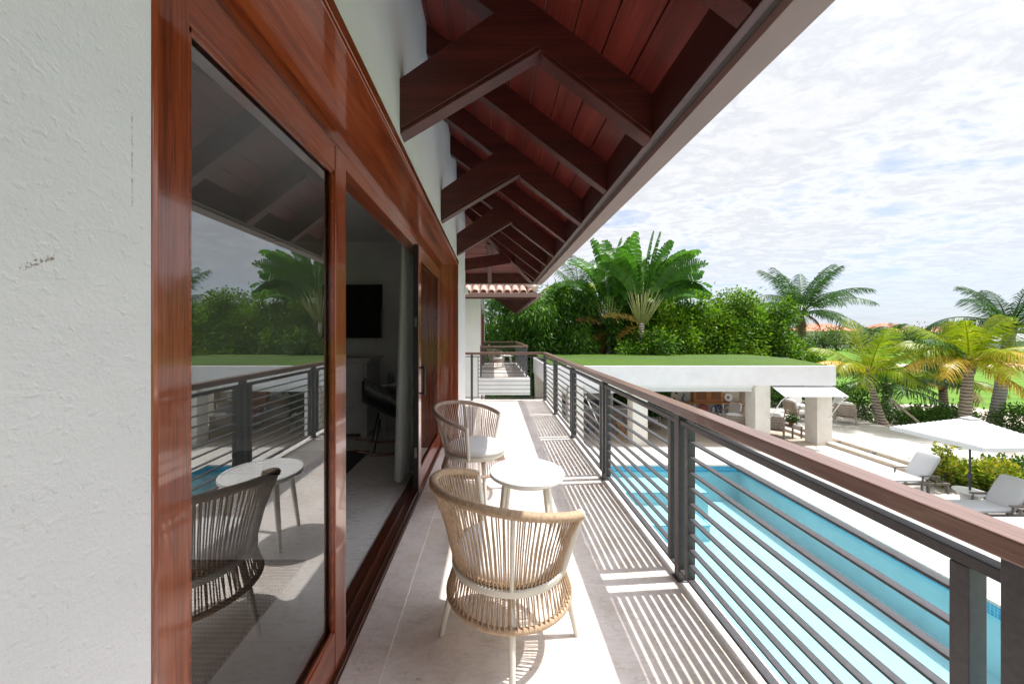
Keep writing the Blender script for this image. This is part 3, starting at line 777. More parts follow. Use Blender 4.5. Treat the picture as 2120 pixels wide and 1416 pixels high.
# end railing across the balcony
for x in (-0.46, -1.9):
    MB().box(x - 0.025, YC - 0.025, 0.0, x + 0.025, YC + 0.025, 1.008).build('post', M['rail'], rail, 0.003)
p = MB()
p.box(-2.2, YC - 0.02, 0.955, X0 - 0.028, YC + 0.02, 0.972); p.box(-2.2, YC - 0.02, 0.058, X0 - 0.028, YC + 0.02, 0.072)
p.box(-0.33, YC - 0.012, 0.072, -0.315, YC + 0.012, 0.955); p.box(0.835, YC - 0.012, 0.072, 0.85, YC + 0.012, 0.955)
for k in range(1, 10):
    z = 0.068 + 0.0887 * k
    p.box(-0.315, YC - 0.012, z - 0.004, 0.835, YC + 0.012, z + 0.004)
p.build('slat_panel', M['rail'], rail, 0.002)

# ------------------------------------------------------------------ woven chairs and table
def make_chair(label, rope, group):
    ch = thing('woven_armchair', label, 'armchair', (0, 0, 0), 0, group)
    # local: faces +Y, arms end at +-73 deg from facing
    A0 = R(90 + 73); A1 = R(90 + 360 - 73)
    RS, ZS = 0.268, 0.405
    def rim(u):
        a = A0 + (A1 - A0) * u
        k = math.cos((u - 0.5) * math.pi) ** 0.8 if 0 < u < 1 else 0.0
        r = 0.355 + 0.018 * k
        return Vector((r * math.cos(a), r * math.sin(a), 0.675 + 0.125 * k))
    n = 300
    pts = [rim(i / n) for i in range(n + 1)]
    rs = [0.0185 + 0.0028 * (i % 2) for i in range(n + 1)]
    MB().tube(pts, rs, 8).build('rim', rope, ch, 0, True)
    rp = MB(); nc = 112
    for i in range(nc + 1):
        u = (i + 0.35 * rnd.uniform(-1, 1)) / nc; u = min(max(u, 0.004), 0.996)
        a = A0 + (A1 - A0) * (i / nc)
        top = rim(u); rr = RS + (0.004 if i % 2 else -0.006)
        bot = Vector((rr * math.cos(a), rr * math.sin(a), ZS + 0.01))
        mid = top.lerp(bot, 0.5) + Vector((math.cos(a), math.sin(a), 0)) * (-0.006)
        top = top + Vector((math.cos(a), math.sin(a), 0)) * (0.012 if i % 2 else -0.010)
        rp.tube([top, mid, bot], 0.0036, 5, caps=False)
    rp.build('backrest', rope, ch, 0, True)
    # knots at the foot of the ropes
    kn = MB()
    kn.tube([(RS * 0.985 * math.cos(A0 + (A1 - A0) * i / 240), RS * 0.985 * math.sin(A0 + (A1 - A0) * i / 240), ZS + 0.022) for i in range(241)], [0.007 + 0.0022 * (i % 2) for i in range(241)], 6)
    kn.build('rope_knots', rope, ch, 0, True)
    # flat white seat frame ring
    MB().lathe([(RS - 0.03, ZS - 0.026), (RS + 0.008, ZS - 0.026), (RS + 0.012, ZS - 0.018), (RS + 0.012, ZS + 0.004), (RS + 0.006, ZS + 0.010), (RS - 0.03, ZS + 0.010), (RS - 0.03, ZS - 0.026)], 64).build('seat_frame', M['cream'], ch, 0, 'auto')
    MB().lathe([(0.0, ZS - 0.012), (RS - 0.03, ZS - 0.012), (RS - 0.03, ZS + 0.002), (0.0, ZS + 0.002)], 48).build('seat_base', M['cream'], ch, 0, 'auto')
    # skirt
    RL, ZL = 0.293, 0.255
    MB().tube([(RL * math.cos(2 * math.pi * i / 320), RL * math.sin(2 * math.pi * i / 320), ZL) for i in range(320)], [0.0135 + 0.0025 * (i % 2) for i in range(320)], 8, closed=True).build('skirt_ring', rope, ch, 0, True)
    sk = MB(); ns = 150
    for i in range(ns):
        a = 2 * math.pi * (i + 0.3 * rnd.uniform(-1, 1)) / ns
        o_ = 0.012 if i % 2 else -0.010
        sk.tube([((RS - 0.004) * math.cos(a), (RS - 0.004) * math.sin(a), ZS - 0.024), ((RL + o_) * math.cos(a), (RL + o_) * math.sin(a), ZL)], 0.0034, 5, caps=False)
    sk.build('skirt', rope, ch, 0, True)
    for da in (45, 135, 225, 315):
        a = R(da)
        c, s = math.cos(a), math.sin(a)
        MB().tube([(0.245 * c, 0.245 * s, ZS - 0.02), (0.288 * c, 0.288 * s, 0.21), (0.335 * c, 0.335 * s, 0.004)], [0.0165, 0.0165, 0.0125], 12).build('leg', M['cream'], ch, 0, 'auto')
    for da in (225, 315):
        a = R(da); c, s = math.cos(a), math.sin(a)
        MB().tube([(0.272 * c, 0.272 * s, ZS), (0.362 * c, 0.362 * s, 0.762)], 0.0095, 8).build('back_post', M['cream'], ch, 0, 'auto')
    for u in (0.0, 1.0):
        t_ = rim(u); a = math.atan2(t_.y, t_.x); c, s = math.cos(a), math.sin(a)
        tp_ = t_ + (t_ - Vector((RS * c, RS * s, ZS))).normalized() * 0.022
        MB().tube([(RS * c, RS * s, ZS - 0.015), t_, tp_], 0.0165, 12).build('arm_post', M['cream'], ch, 0, 'auto')
    cu = MB().lathe([(0.0, ZS + 0.004), (0.235, ZS + 0.004), (0.256, ZS + 0.012), (0.262, ZS + 0.03), (0.255, ZS + 0.05), (0.225, ZS + 0.064), (0.12, ZS + 0.07), (0.0, ZS + 0.071)], 48)
    cu.v = [(x, y * 1.06 + 0.018, z) for x, y, z in cu.v]
    cu.build('cushion', M['cushion'], ch, 0, True)
    return ch
GC = 'woven rope armchairs on the balconies'
c1 = make_chair('round beige rope armchair nearest the viewer, seen from behind', M['rope'], GC)
c1.location = (0.08, 1.83, 0); c1.rotation_euler = (0, 0, R(-45))
c2 = make_chair('round dusky rope armchair facing right beyond the white table, white seat', M['rope2'], GC)
c2.location = (-0.17, 3.46, 0); c2.rotation_euler = (0, 0, R(-25 - 90))
c3 = dup(c2, (0.12, 15.4, 0), R(-120), 'woven armchair on the neighbouring far balcony behind its railing')

def make_table(label, loc):
    tb = thing('round_table', label, 'table', loc, 0)
    MB().lathe([(0.0, 0.478), (0.262, 0.478), (0.268, 0.484), (0.268, 0.502), (0.262, 0.508), (0.244, 0.508), (0.240, 0.5035), (0.0, 0.5035)], 72).build('tabletop', M['tabletop'], tb, 0, 'auto')
    MB().lathe([(0.2, 0.455), (0.225, 0.455), (0.225, 0.478), (0.2, 0.478), (0.2, 0.455)], 48).build('apron', M['cream'], tb, 0, 'auto')
    for da in (35, 125, 215, 305):
        a = R(da); c, s = math.cos(a), math.sin(a)
        q = MB()
        mt = Matrix.Translation((0.195 * c, 0.195 * s, 0.465)) @ Matrix.Rotation(a, 4, 'Z') @ Matrix.Rotation(R(-8), 4, 'Y')
        q.add([(-.015, -.017, 0), (.015, -.017, 0), (.015, .017, 0), (-.015, .017, 0), (-.010, -.012, -0.468), (.010, -.012, -0.468), (.010, .012, -0.468), (-.010, .012, -0.468)], [(0, 1, 2, 3), (4, 7, 6, 5), (0, 4, 5, 1), (1, 5, 6, 2), (2, 6, 7, 3), (3, 7, 4, 0)], mt)
        q.build('leg', M['cream'], tb, 0.003)
    return tb
t1 = make_table('white round side table between the two rope armchairs', (0.245, 2.66, 0))
t3 = dup(t1, (0.62, 15.9, 0), None, 'white round side table on the neighbouring far balcony')

# ------------------------------------------------------------------ bedroom
t = thing('television', 'black flat television on the bedroom wall', 'television', (-2.15, 5.86, 1.83), R(-6))
MB().box(-0.56, -0.035, -0.42, 0.42, 0.0, 0.42).build('screen', M['tv'], t, 0.004)
MB().box(-0.1, 0.0, -0.1, 0.1, 0.06, 0.1).build('bracket', M['dark'], t)
t = thing('dresser', 'grey white panelled dresser under the television', 'dresser', (-2.3, 5.5, 0))
MB().box(-0.6, -0.22, 0.05, 0.5, 0.4, 1.1).build('body', M['furn'], t, 0.006)
MB().box(-0.66, -0.27, 1.1, 0.56, 0.42, 1.13).box(-0.63, -0.245, 1.07, 0.53, 0.41, 1.1).build('top', M['furn'], t, 0.006)
for x in (-0.58, -0.04):
    for z in (0.12, 0.45, 0.78):
        d = MB().box(x + 0.02, -0.245, z, x + 0.5, -0.22, z + 0.28).build('drawer', M['furn'], t, 0.006)
        MB().box(x + 0.07, -0.255, z + 0.05, x + 0.45, -0.245, z + 0.23).build('panel', M['furn'], d, 0.005)
for x in (-0.55, 0.45):
    for y in (-0.17, 0.34):
        MB().box(x - 0.04, y - 0.04, 0, x + 0.04, y + 0.04, 0.05).build('foot', M['furn'], t)
t = thing('wall_shelf', 'small pale shelf with a drawer beside the curtain in the bedroom', 'shelf', (-1.45, 5.6, 0))
MB().box(-0.2, -0.15, 0.70, 0.2, 0.3, 0.73).box(-0.2, -0.15, 0.58, 0.2, 0.3, 0.6).box(-0.2, -0.13, 0.60, -0.18, 0.3, 0.70).box(0.18, -0.13, 0.60, 0.2, 0.3, 0.70).build('shelf_box', M['furn'], t, 0.003)
for x in (-0.17, 0.17): MB().box(x - 0.02, -0.12, 0, x + 0.02, -0.08, 0.58).build('leg', M['furn'], t)
for i, (x, h_, mt, lb) in enumerate(((-1.55, 0.16, 'greycer', 'grey vase, taller one on the bedroom shelf'), (-1.42, 0.10, 'whitecer', 'white jar, smaller one on the bedroom shelf'))):
    tag(MB().lathe([(0.03, 0), (0.045, h_ * 0.3), (0.035, h_ * 0.8), (0.02, h_)], 16).build('vase', M[mt], None, 0, True, (x, 5.62, 0.73)), lb, 'vase')
t = thing('rocking_chair', 'dark rocking chair with fur throw in the bedroom', 'rocking chair', (-1.33, 4.75, 0), R(-70))
sh = MB().grid(12, 10, lambda u, v: ((u - 0.5) * 0.62, 0.32 - 0.5 * v + (0.0 if v < 0.6 else -0.35 * (v - 0.6)), 0.43 + 0.10 * abs(u - 0.5) ** 2 * 8 + (0 if v < 0.55 else (v - 0.55) * 0.5)))
shell = sh.build('shell', M['dark'], t, 0, True)
sm = shell.modifiers.new('thick', 'SOLIDIFY'); sm.thickness = 0.03
th_ = MB().grid(20, 14, lambda u, v: ((u - 0.5) * 0.66, 0.34 - 0.5 * v + (0.0 if v < 0.6 else -0.33 * (v - 0.6)), 0.475 + 0.012 * math.sin(u * 31) * math.cos(v * 23) + 0.10 * abs(u - 0.5) ** 2 * 8 + (0 if v < 0.55 else (v - 0.55) * 0.48))).build('fur_throw', M['fur'], t, 0, True)
sm = th_.modifiers.new('thick', 'SOLIDIFY'); sm.thickness = 0.04
for s in (-1, 1):
    MB().tube([(s * 0.26, -0.42 + 0.84 * i / 12, 0.02 + 0.09 * ((i - 6) / 6) ** 2) for i in range(13)], 0.014, 8).build('rocker', M['varnY'], t, 0, True)
    for y0, y1 in ((-0.12, -0.2), (0.22, 0.26)):
        MB().tube([(s * 0.2, y0, 0.44), (s * 0.26, y1, 0.04)], 0.01, 8).build('leg', M['dark'], t, 0, True)
cu = thing('curtain', 'grey green curtain gathered at the far side of the open doorway', 'curtain', (-0.885, 3.68, 0))
MB().grid(60, 8, lambda u, v: (0.045 * math.sin(u * 34) * (0.5 + 0.5 * (1 - v)) - 0.01 - 0.05 * (1 - v) * (1 - u), -0.06 + u * 0.36 * (1 - 0.25 * v) + 0.08 * v, 0.03 + v * 2.6)).build('cloth', M['curtain'], cu, 0, True)
MB().tube([(-0.02, -3.3, 2.66), (-0.02, 0.6, 2.66)], 0.012, 8).build('curtain_rod', M['steel'], cu, 0, True)
cu2 = thing('curtain', 'grey green curtain sliver behind the near glass door', 'curtain', (-0.93, 0.62, 0))
MB().grid(50, 8, lambda u, v: (0.05 * math.sin(u * 30), -0.25 + u * 0.5, 0.03 + v * 2.6)).build('cloth', M['curtain'], cu2, 0, True)
tag(MB().box(-3.4, 0.9, -0.002, -1.22, 2.42, 0.014).build('rug', M['rug'], None), 'dark grey woven rug behind the near glass door', 'rug')
tag(MB().box(-3.2, 3.9, -0.002, -1.55, 4.65, 0.012).build('rug', M['rug2'], None), 'black striped rug before the dresser', 'rug')
t = thing('bed', 'low bed in the dim bedroom behind the glass', 'bed', (-4.6, 1.6, 0))
MB().box(-1.0, -1.0, 0.1, 1.0, 1.0, 0.34).build('frame', M['furn'], t, 0.01); MB().cushion(-0.98, -0.98, 0.34, 0.98, 0.98, 0.58).build('mattress', M['cushion'], t, 0, True)

# ------------------------------------------------------------------ far wing of the villa
wing = thing('villa_wing', 'white villa wing with clay tiled roof beyond the balcony', 'house', (0, 0, 0))
m = MB()
m.box(-7, 11.95, -3.3, -0.42, 12.2, 3.3); m.box(-0.65, 12.2, -3.3, -0.42, 13.3, 3.3); m.box(-0.65, 16.6, -3.3, -0.42, 19.0, 3.3); m.box(-0.65, 13.3, 2.35, -0.42, 16.6, 3.3); m.box(-0.65, 13.3, -3.3, -0.42, 16.6, -0.3)
m.box(-7, 19.0, -3.3, -0.42, 19.2, 3.3)
m.build('wall', M['stucco2'], wing)
df = MB().box(-0.6, 13.3, 0.0, -0.39, 13.45, 2.35).box(-0.6, 16.45, 0, -0.39, 16.6, 2.35).box(-0.6, 14.8, 0, -0.44, 14.95, 2.2).box(-0.6, 13.45, 2.2, -0.39, 16.45, 2.35).build('door_frame', M['varnZ'], wing)
MB().box(-0.52, 13.45, 0, -0.51, 16.45, 2.2).build('glass_pane', M['glass'], df)
MB().box(-0.55, 13.3, -3.3, -0.37, 13.5, -0.55).build('door_post', M['varnZ'], wing)
sb = MB().box(-0.6, 12.1, -0.55, 1.22, 18.2, 0.0).build('balcony', M['stucco2'], wing, 0.01)
MB().box(-0.58, 12.12, -0.001, 1.20, 18.18, 0.005).build('balcony_floor', M['floor'], sb)
# roof of the wing
WE, WXE = 10.55, 1.25            # front eave line, right eave line
WZ = 2.60
ws = MB()
rise = 0.72
def wp(x, y):                     # hip roof height
    return WZ + rise * min(y - WE, WXE - x, 2.6, (20.4 - y))
lo = [(-7, WE, WZ), (WXE, WE, WZ), (WXE - 2.6, WE + 2.6, WZ + rise * 2.6), (-7, WE + 2.6, WZ + rise * 2.6)]
ws.hexa(lo, [(p[0], p[1], p[2] + 0.03) for p in lo])
lo = [(WXE - 2.6, WE + 2.6, WZ + rise * 2.6), (WXE, WE, WZ), (WXE, 20.4, WZ), (WXE - 2.6, 17.8, WZ + rise * 2.6)]
ws.hexa(lo, [(p[0], p[1], p[2] + 0.03) for p in lo])
wr = ws.build('roof', M['roofX'], wing)
tl = MB()
pitch = 0.2275; rows = 5; TL = 0.40
sl = math.hypot(1, rise)
for r_ in range(rows):
    y0 = WE - 0.06 + r_ * TL / sl * 0.82
    y1 = y0 + TL / sl
    ncol = 16
    for c_ in range(ncol):
        xc = WXE - 0.15 - c_ * pitch
        if WXE - xc < (y0 - WE) + 0.02: continue
        seg = 8; vs = []
        jx = rnd.uniform(-0.006, 0.006); jz = rnd.uniform(-0.004, 0.006)
        for (yy, rr, lift) in ((y0, 0.098, 0.045), (y1, 0.085, 0.02)):
            zb_ = WZ + 0.03 + rise * (yy - WE) + lift + jz
            for k in range(seg + 1):
                a = math.pi * k / seg
                vs.append((xc + jx + rr * math.cos(a), yy - 0.03 * math.sin(a), zb_ + rr * 0.85 * math.sin(a)))
        for k in range(seg + 1):     # inner edge gives the tile its thickness
            a = math.pi * k / seg
            vs.append((xc + jx + 0.078 * math.cos(a), y0 + 0.004 - 0.03 * math.sin(a), WZ + 0.03 + rise * (y0 - WE) + 0.045 + jz + 0.065 * math.sin(a)))
        n1 = seg + 1
        tl.add(vs, [(k, k + 1, n1 + k + 1, n1 + k) for k in range(seg)] + [(2 * n1 + k, 2 * n1 + k + 1, k + 1, k) for k in range(seg)])
    # pan tiles between
    tl.hexa([(-3, y0 + 0.03, WZ + 0.032 + rise * (y0 - WE) + 0.02), (WXE - max(0, y0 - WE) - 0.05, y0 + 0.03, WZ + 0.032 + rise * (y0 - WE) + 0.02), (WXE - max(0, y1 - WE) - 0.05, y1, WZ + 0.032 + rise * (y1 - WE)), (-3, y1, WZ + 0.032 + rise * (y1 - WE))],
            [(-3, y0 + 0.03, WZ + 0.045 + rise * (y0 - WE) + 0.02), (WXE - max(0, y0 - WE) - 0.05, y0 + 0.03, WZ + 0.045 + rise * (y0 - WE) + 0.02), (WXE - max(0, y1 - WE) - 0.05, y1, WZ + 0.045 + rise * (y1 - WE)), (-3, y1, WZ + 0.045 + rise * (y1 - WE))])
tl.build('roof_tiles', M['tile'], wr, 0, 'auto')
MB().tube([(WXE - 0.02 - 2.4 * k / 8, WE - 0.02 + 2.4 * k / 8, WZ + 0.13 + rise * 2.4 * k / 8 + 0.012 * (k % 2)) for k in range(9)], [0.11, 0.09] * 4 + [0.11], 12).build('hip_tiles', plain('pale_hip_tile', (0.52, 0.42, 0.37), 0.9, 0.15, 5), wr, 0, 'auto')
MB().box(-7, WE - 0.16, WZ - 0.10, WXE + 0.13, WE - 0.02, WZ + 0.0).box(WXE, WE - 0.02, WZ - 0.10, WXE + 0.13, 20.4, WZ + 0.0).build('gutter', M['gutter'], wr, 0.006)
MB().box(-7, WE - 0.02, WZ - 0.14, WXE - 0.03, WE + 0.03, WZ - 0.02).box(WXE - 0.06, WE + 0.03, WZ - 0.14, WXE - 0.01, 20.4, WZ - 0.02).build('fascia', M['roofX'], wr)
y = WE + 0.6
while y < 20:
    xi = max(-0.45, WXE - (y - WE)) if y < WE + 1.7 else -0.45
    MB().prism([(WXE - 0.06, WZ - 0.12), (WXE - 0.06, WZ), (xi, WZ + rise * (WXE - xi)), (xi, WZ - 0.15 + rise * (WXE - xi))], 'Y', y - 0.04, y + 0.04).build('rafter', M['roofX'], wr)
    y += 0.75
for x in (-0.9, -0.2, 0.5):
    yi = WE + min(1.4, WXE - x)
    MB().prism([(WE + 0.03, WZ - 0.12), (WE + 0.03, WZ), (yi, WZ + rise * (yi - WE)), (yi, WZ - 0.15 + rise * (yi - WE))], 'X', x - 0.04, x + 0.04).build('rafter', M['roofY'], wr)
wrail = thing('balcony_railing', 'charcoal railing with brown handrail around the neighbouring far balcony', 'railing', (0, 0, 0))
wx0, wx1, wy0, wy1 = -0.42, 1.13, 12.3, 18.05
MB().box(wx1 - 0.045, wy0 - 0.045, 1.0, wx1 + 0.045, wy1 + 0.045, 1.06).build('handrail', M['handrail'], wrail, 0.005)
for y in (wy0, wy1): MB().box(wx0, y - 0.045, 1.0, wx1 - 0.047, y + 0.045, 1.06).build('handrail', M['handrailX'], wrail, 0.005)
ys = [wy0 + (wy1 - wy0) * k / 4 for k in range(5)]
for y in ys: MB().box(wx1 - 0.025, y - 0.025, 0, wx1 + 0.025, y + 0.025, 1.0).build('post', M['rail'], wrail)
for y in (wy0, wy1): MB().box(wx0, y - 0.025, 0, wx0 + 0.05, y + 0.025, 1.0).build('post', M['rail'], wrail)
p = MB()
for a, b in zip(ys[:-1], ys[1:]):
    for k in range(0, 11):
        z = 0.068 + 0.0887 * k; p.box(wx1 - 0.02, a + 0.026, z - 0.006, wx1 + 0.02, b - 0.026, z + 0.006)
p.build('slat_panel', M['rail'], wrail)
for y in (wy0, wy1):
    p = MB().box(wx0 + 0.05, y - 0.015, 0.06, wx1 - 0.026, y + 0.015, 0.072).box(wx0 + 0.05, y - 0.015, 0.945, wx1 - 0.026, y + 0.015, 0.957)
    for k in range(1, 10):
        z = 0.068 + 0.0887 * k; p.box(wx0 + 0.05, y - 0.006, z - 0.003, wx1 - 0.026, y + 0.006, z + 0.003)
    p.build('slat_panel', M['rail'], wrail)
t = thing('wall_light', 'small white box light on the far wing wall above its balcony', 'wall light', (-0.42, 17.2, 2.05))
MB().box(0.0, -0.05, -0.06, 0.08, 0.05, 0.06).build('housing', M['paint'], t, 0.006); MB().box(0.0, -0.03, -0.1, 0.02, 0.03, -0.06).build('bracket', M['paint'], t)

# ------------------------------------------------------------------ pool pavilion
pav = thing('pool_pavilion', 'white flat roofed pool pavilion with turf on its roof', 'pavilion', (0, 0, 0))
FX0, FX1, FY0, FY1 = 2.3, 14.5, 15.6, 21.0
m = MB()
m.box(FX0, FY0, -0.75, FX1, FY0 + 0.25, 0.08); m.box(FX0, FY1 - 0.25, -0.75, FX1, FY1, 0.08)
m.box(FX0, FY0 + 0.25, -0.75, FX0 + 0.25, FY1 - 0.25, 0.08); m.box(FX1 - 0.25, FY0 + 0.25, -0.75, FX1, FY1 - 0.25, 0.08)
m.box(FX0 + 0.25, FY0 + 0.25, -0.45, FX1 - 0.25, FY1 - 0.25, -0.2)
proof = m.build('roof', M['stucco2'], pav, 0.008)
def tz(x, y):
    r_ = min(y - FY0 - 0.12, FX1 - 0.12 - x + 0.0)
    yy = (y - FY0) / 2.3
    return 0.075 + 0.17 * min(1, max(0, yy))
MB().grid(30, 24, lambda u, v: (FX0 + 0.12 + u * (FX1 - 0.24 - FX0), FY0 + 0.12 + v * (FY1 - 0.24 - FY0), tz(0, FY0 + 0.12 + v * (FY1 - 0.24 - FY0)))).build('turf', M['turf'], proof, 0, True)
MB().box(FX0, FY0 + 2.35, 0.24, FX1 - 0.1, FY0 + 2.42, 0.27).build('turf_edging', M['steel'], proof)
cols = [(3.55, 'c'), (6.28, 'c'), (11.5, 'c'), (14.13, 'c'), (2.63, 'c')]
for x, _ in cols:
    MB().box(x - 0.32, FY0 + 0.12, G, x + 0.32, FY0 + 0.76, -0.752).build('column', M['stonecol'], pav, 0.012)
for x in (2.63, 6.28, 14.13):
    MB().box(x - 0.3, FY1 - 0.8, G, x + 0.3, FY1 - 0.2, -0.752).build('column', M['stonecol'], pav, 0.012)
MB().box(9.9, FY1 - 0.5, G, 13.7, FY1 - 0.25, -0.752).build('back_wall', M['beige'], pav, 0.01)
MB().box(FX0, FY0, G - 0.02, FX1 - 0.3, FY1, G + 0.006).build('pavilion_floor', M['pavfloor'], pav)
# rolled screens between the columns
def screen(x0, x1, drop):
    s_ = MB().box(x0, FY0 + 0.2, -0.87, x1, FY0 + 0.34, -0.753).build('screen_box', M['paint'], pav, 0.01)
    MB().box(x0 + 0.03, FY0 + 0.25, -0.87 - drop, x1 - 0.03, FY0 + 0.256, -0.87).build('blind', M['canvas'], s_)
    MB().box(x0 + 0.03, FY0 + 0.235, -0.895 - drop, x1 - 0.03, FY0 + 0.27, -0.87 - drop).build('weight_bar', M['paint'], s_)
screen(6.62, 11.15, 0.14); screen(3.9, 5.95, 0.2); screen(2.96, 3.2, 0.25)
# awning at the right end with folding arms
aw = MB().hexa([(11.85, FY0 + 0.05, -0.87), (13.8, FY0 + 0.05, -0.87), (14.35, FY0 - 0.55, -1.16), (12.4, FY0 - 0.55, -1.16)],
               [(11.85, FY0 + 0.05, -0.85), (13.8, FY0 + 0.05, -0.85), (14.35, FY0 - 0.55, -1.14), (12.4, FY0 - 0.55, -1.14)])
aw = MB().hexa([(11.85, FY0 + 0.1, -0.80), (14.45, FY0 + 0.1, -0.80), (14.45, FY0 - 0.62, -1.12), (11.85, FY0 - 0.62, -1.12)],
               [(11.85, FY0 + 0.1, -0.785), (14.45, FY0 + 0.1, -0.785), (14.45, FY0 - 0.62, -1.105), (11.85, FY0 - 0.62, -1.105)]).build('awning', M['canvas'], pav)
for x in (11.9, 14.4): MB().tube([(x, FY0 - 0.62, -1.13), (x - 0.06, FY0 - 0.45, -1.3), (x - 0.12, FY0 + 0.1, -2.15)], 0.018, 8).build('awning_arm', M['paint'], aw, 0, True)
for x in (3.95,): MB().tube([(x - 0.1, FY0 - 0.3, -1.15), (x + 0.5, FY0 + 0.05, -2.3)], 0.02, 8).build('screen_arm', M['paint'], pav, 0, True)

BW = FY1 - 0.5
def at_back(px, Y): return (px - 1020) / 765 * Y
# wall cabinet with shelves
cb = thing('wall_cabinet', 'honey wood two door cane cabinet on the pavilion wall', 'cabinet', (11.8, BW, 0))
MB().box(-0.82, -0.30, -2.32, 0.82, 0.0, -0.95).build('body', M['honey'], cb, 0.006)
for x in (-0.78, 0.03):
    d = MB().box(x, -0.325, -2.26, x + 0.75, -0.301, -1.0).build('door', M['honey'], cb, 0.005)
    MB().box(x + 0.1, -0.332, -2.16, x + 0.65, -0.326, -1.1).build('cane_panel', M['weave'], d)
sf = thing('wall_shelf', 'long honey wood shelf across the pavilion back wall', 'shelf', (11.8, BW, 0))
MB().box(-1.9, -0.38, -2.40, 1.9, 0, -2.33).build('board', M['honey'], sf, 0.005)
MB().box(-1.78, -0.26, -1.25, -0.95, 0, -1.2).build('upper_board', M['honey'], sf); MB().box(0.9, -0.26, -1.42, 1.5, 0, -1.37).build('upper_board', M['honey'], sf)
nc = thing('wall_niche', 'white framed open niche row under the long wooden shelf', 'niche', (11.8, BW, 0))
MB().box(-0.75, -0.28, -2.98, 1.5, -0.0, -2.93).box(-0.75, -0.28, -2.93, -0.70, 0, -2.405).box(0.80, -0.28, -2.93, 0.86, 0, -2.405).box(1.45, -0.28, -2.93, 1.5, 0, -2.405).build('frame', M['paint'], nc, 0.004)
def vase(x, y, z, prof, mat, lab, cat='vase', name='vase'):
    return tag(MB().lathe(prof, 20).build(name, M[mat], None, 0, True, (x, y, z)), lab, cat)
vase(11.28, BW - 0.15, -2.93, [(0.05, 0), (0.10, 0.12), (0.05, 0.25), (0.04, 0.3)], 'bluecer', 'small blue vase in the white niche')
vase(12.15, BW - 0.15, -2.93, [(0.06, 0), (0.07, 0.16), (0.06, 0.3)], 'whitecer', 'pale cylinder vase in the white niche between two plates')
vase(10.55, BW - 0.17, -2.33, [(0.09, 0), (0.13, 0.16), (0.10, 0.3), (0.05, 0.36), (0.06, 0.46), (0.0, 0.46)], 'greycer', 'grey blue jar standing on the long shelf left of the cabinet')
vase(11.0, BW - 0.15, -2.93, [(0.05, 0), (0.06, 0.2), (0.05, 0.36)], 'greycer', 'grey tumbler at the left end of the white niche')
def plate(x, z, r, mat, lab, ring=None):
    t_ = thing('plate', lab, 'plate', (x, BW - 0.12, z))
    mt = Matrix.Rotation(R(78), 4, 'X')
    MB().lathe([(0.0, 0.0), (r * 0.6, 0.0), (r, 0.03), (r, 0.036), (r * 0.6, 0.012), (0, 0.012)], 28, mt).build('dish', M[mat], t_, 0, True)
    if ring: MB().lathe([(0.0, 0.014), (r * 0.34, 0.014), (r * 0.34, 0.018), (0, 0.018)], 20, mt).build('centre', M[ring], t_, 0)
plate(11.62, -2.68, 0.235, 'redcer', 'red patterned plate leaning in the white niche')
plate(12.45, -2.70, 0.20, 'bluecer', 'dark blue plate leaning in the white niche')
plate(12.98, -2.09, 0.235, 'whitecer', 'white plate with dark centre on the long shelf right of cabinet', 'bbq')
tag(MB().box(12.77, BW - 0.2, -2.92, 13.2, BW - 0.05, -2.55).build('basket', M['greycer'], None, 0.02), 'grey blue box basket in the small right niche', 'basket')
tag(MB().box(12.86, BW - 0.18, -1.37, 13.1, BW - 0.1, -1.15).build('box', M['whitecer'], None, 0.01), 'white box on the small upper shelf right of the cabinet', 'box')
# kitchen bar on the left
bar = thing('bar_counter', 'grey stone bar counter in the left of the pavilion', 'counter', (0, 0, 0))
MB().box(3.2, 18.1, G, 6.6, 18.6, G + 1.05).build('front', M['counter'], bar, 0.01); MB().box(3.1, 17.95, G + 1.05, 6.7, 18.7, G + 1.11).build('top', plain('pale_stone_top', (0.42, 0.41, 0.40), 0.3, 0.3, 6), bar, 0.008)
kw = thing('kitchen_wall', 'beige outdoor kitchen wall with dark grey splashback behind the bar', 'wall', (0, 0, 0))
MB().box(3.0, 20.3, G, 6.0, 20.5, -0.76).build('panel', M['beige'], kw); MB().box(3.0, 20.27, G, 6.0, 20.3, -2.2).build('splashback', M['bbq'], kw)
MB().box(3.0, 19.7, G, 6.0, 20.26, G + 0.92).build('cupboard', M['bbq'], kw, 0.01)
t = thing('tap', 'curved steel kitchen tap above the bar', 'tap', (5.15, 20.0, G + 0.92))
MB().tube([(0, 0, 0), (0, 0, 0.3), (0, -0.04, 0.36), (0, -0.12, 0.38), (0, -0.18, 0.34), (0, -0.19, 0.28)], 0.014, 8).build('spout', M['steel'], t, 0, True)
MB().tube([(0.03, 0, 0.05), (0.12, 0, 0.08)], 0.008, 6).build('lever', M['steel'], t, 0, True)
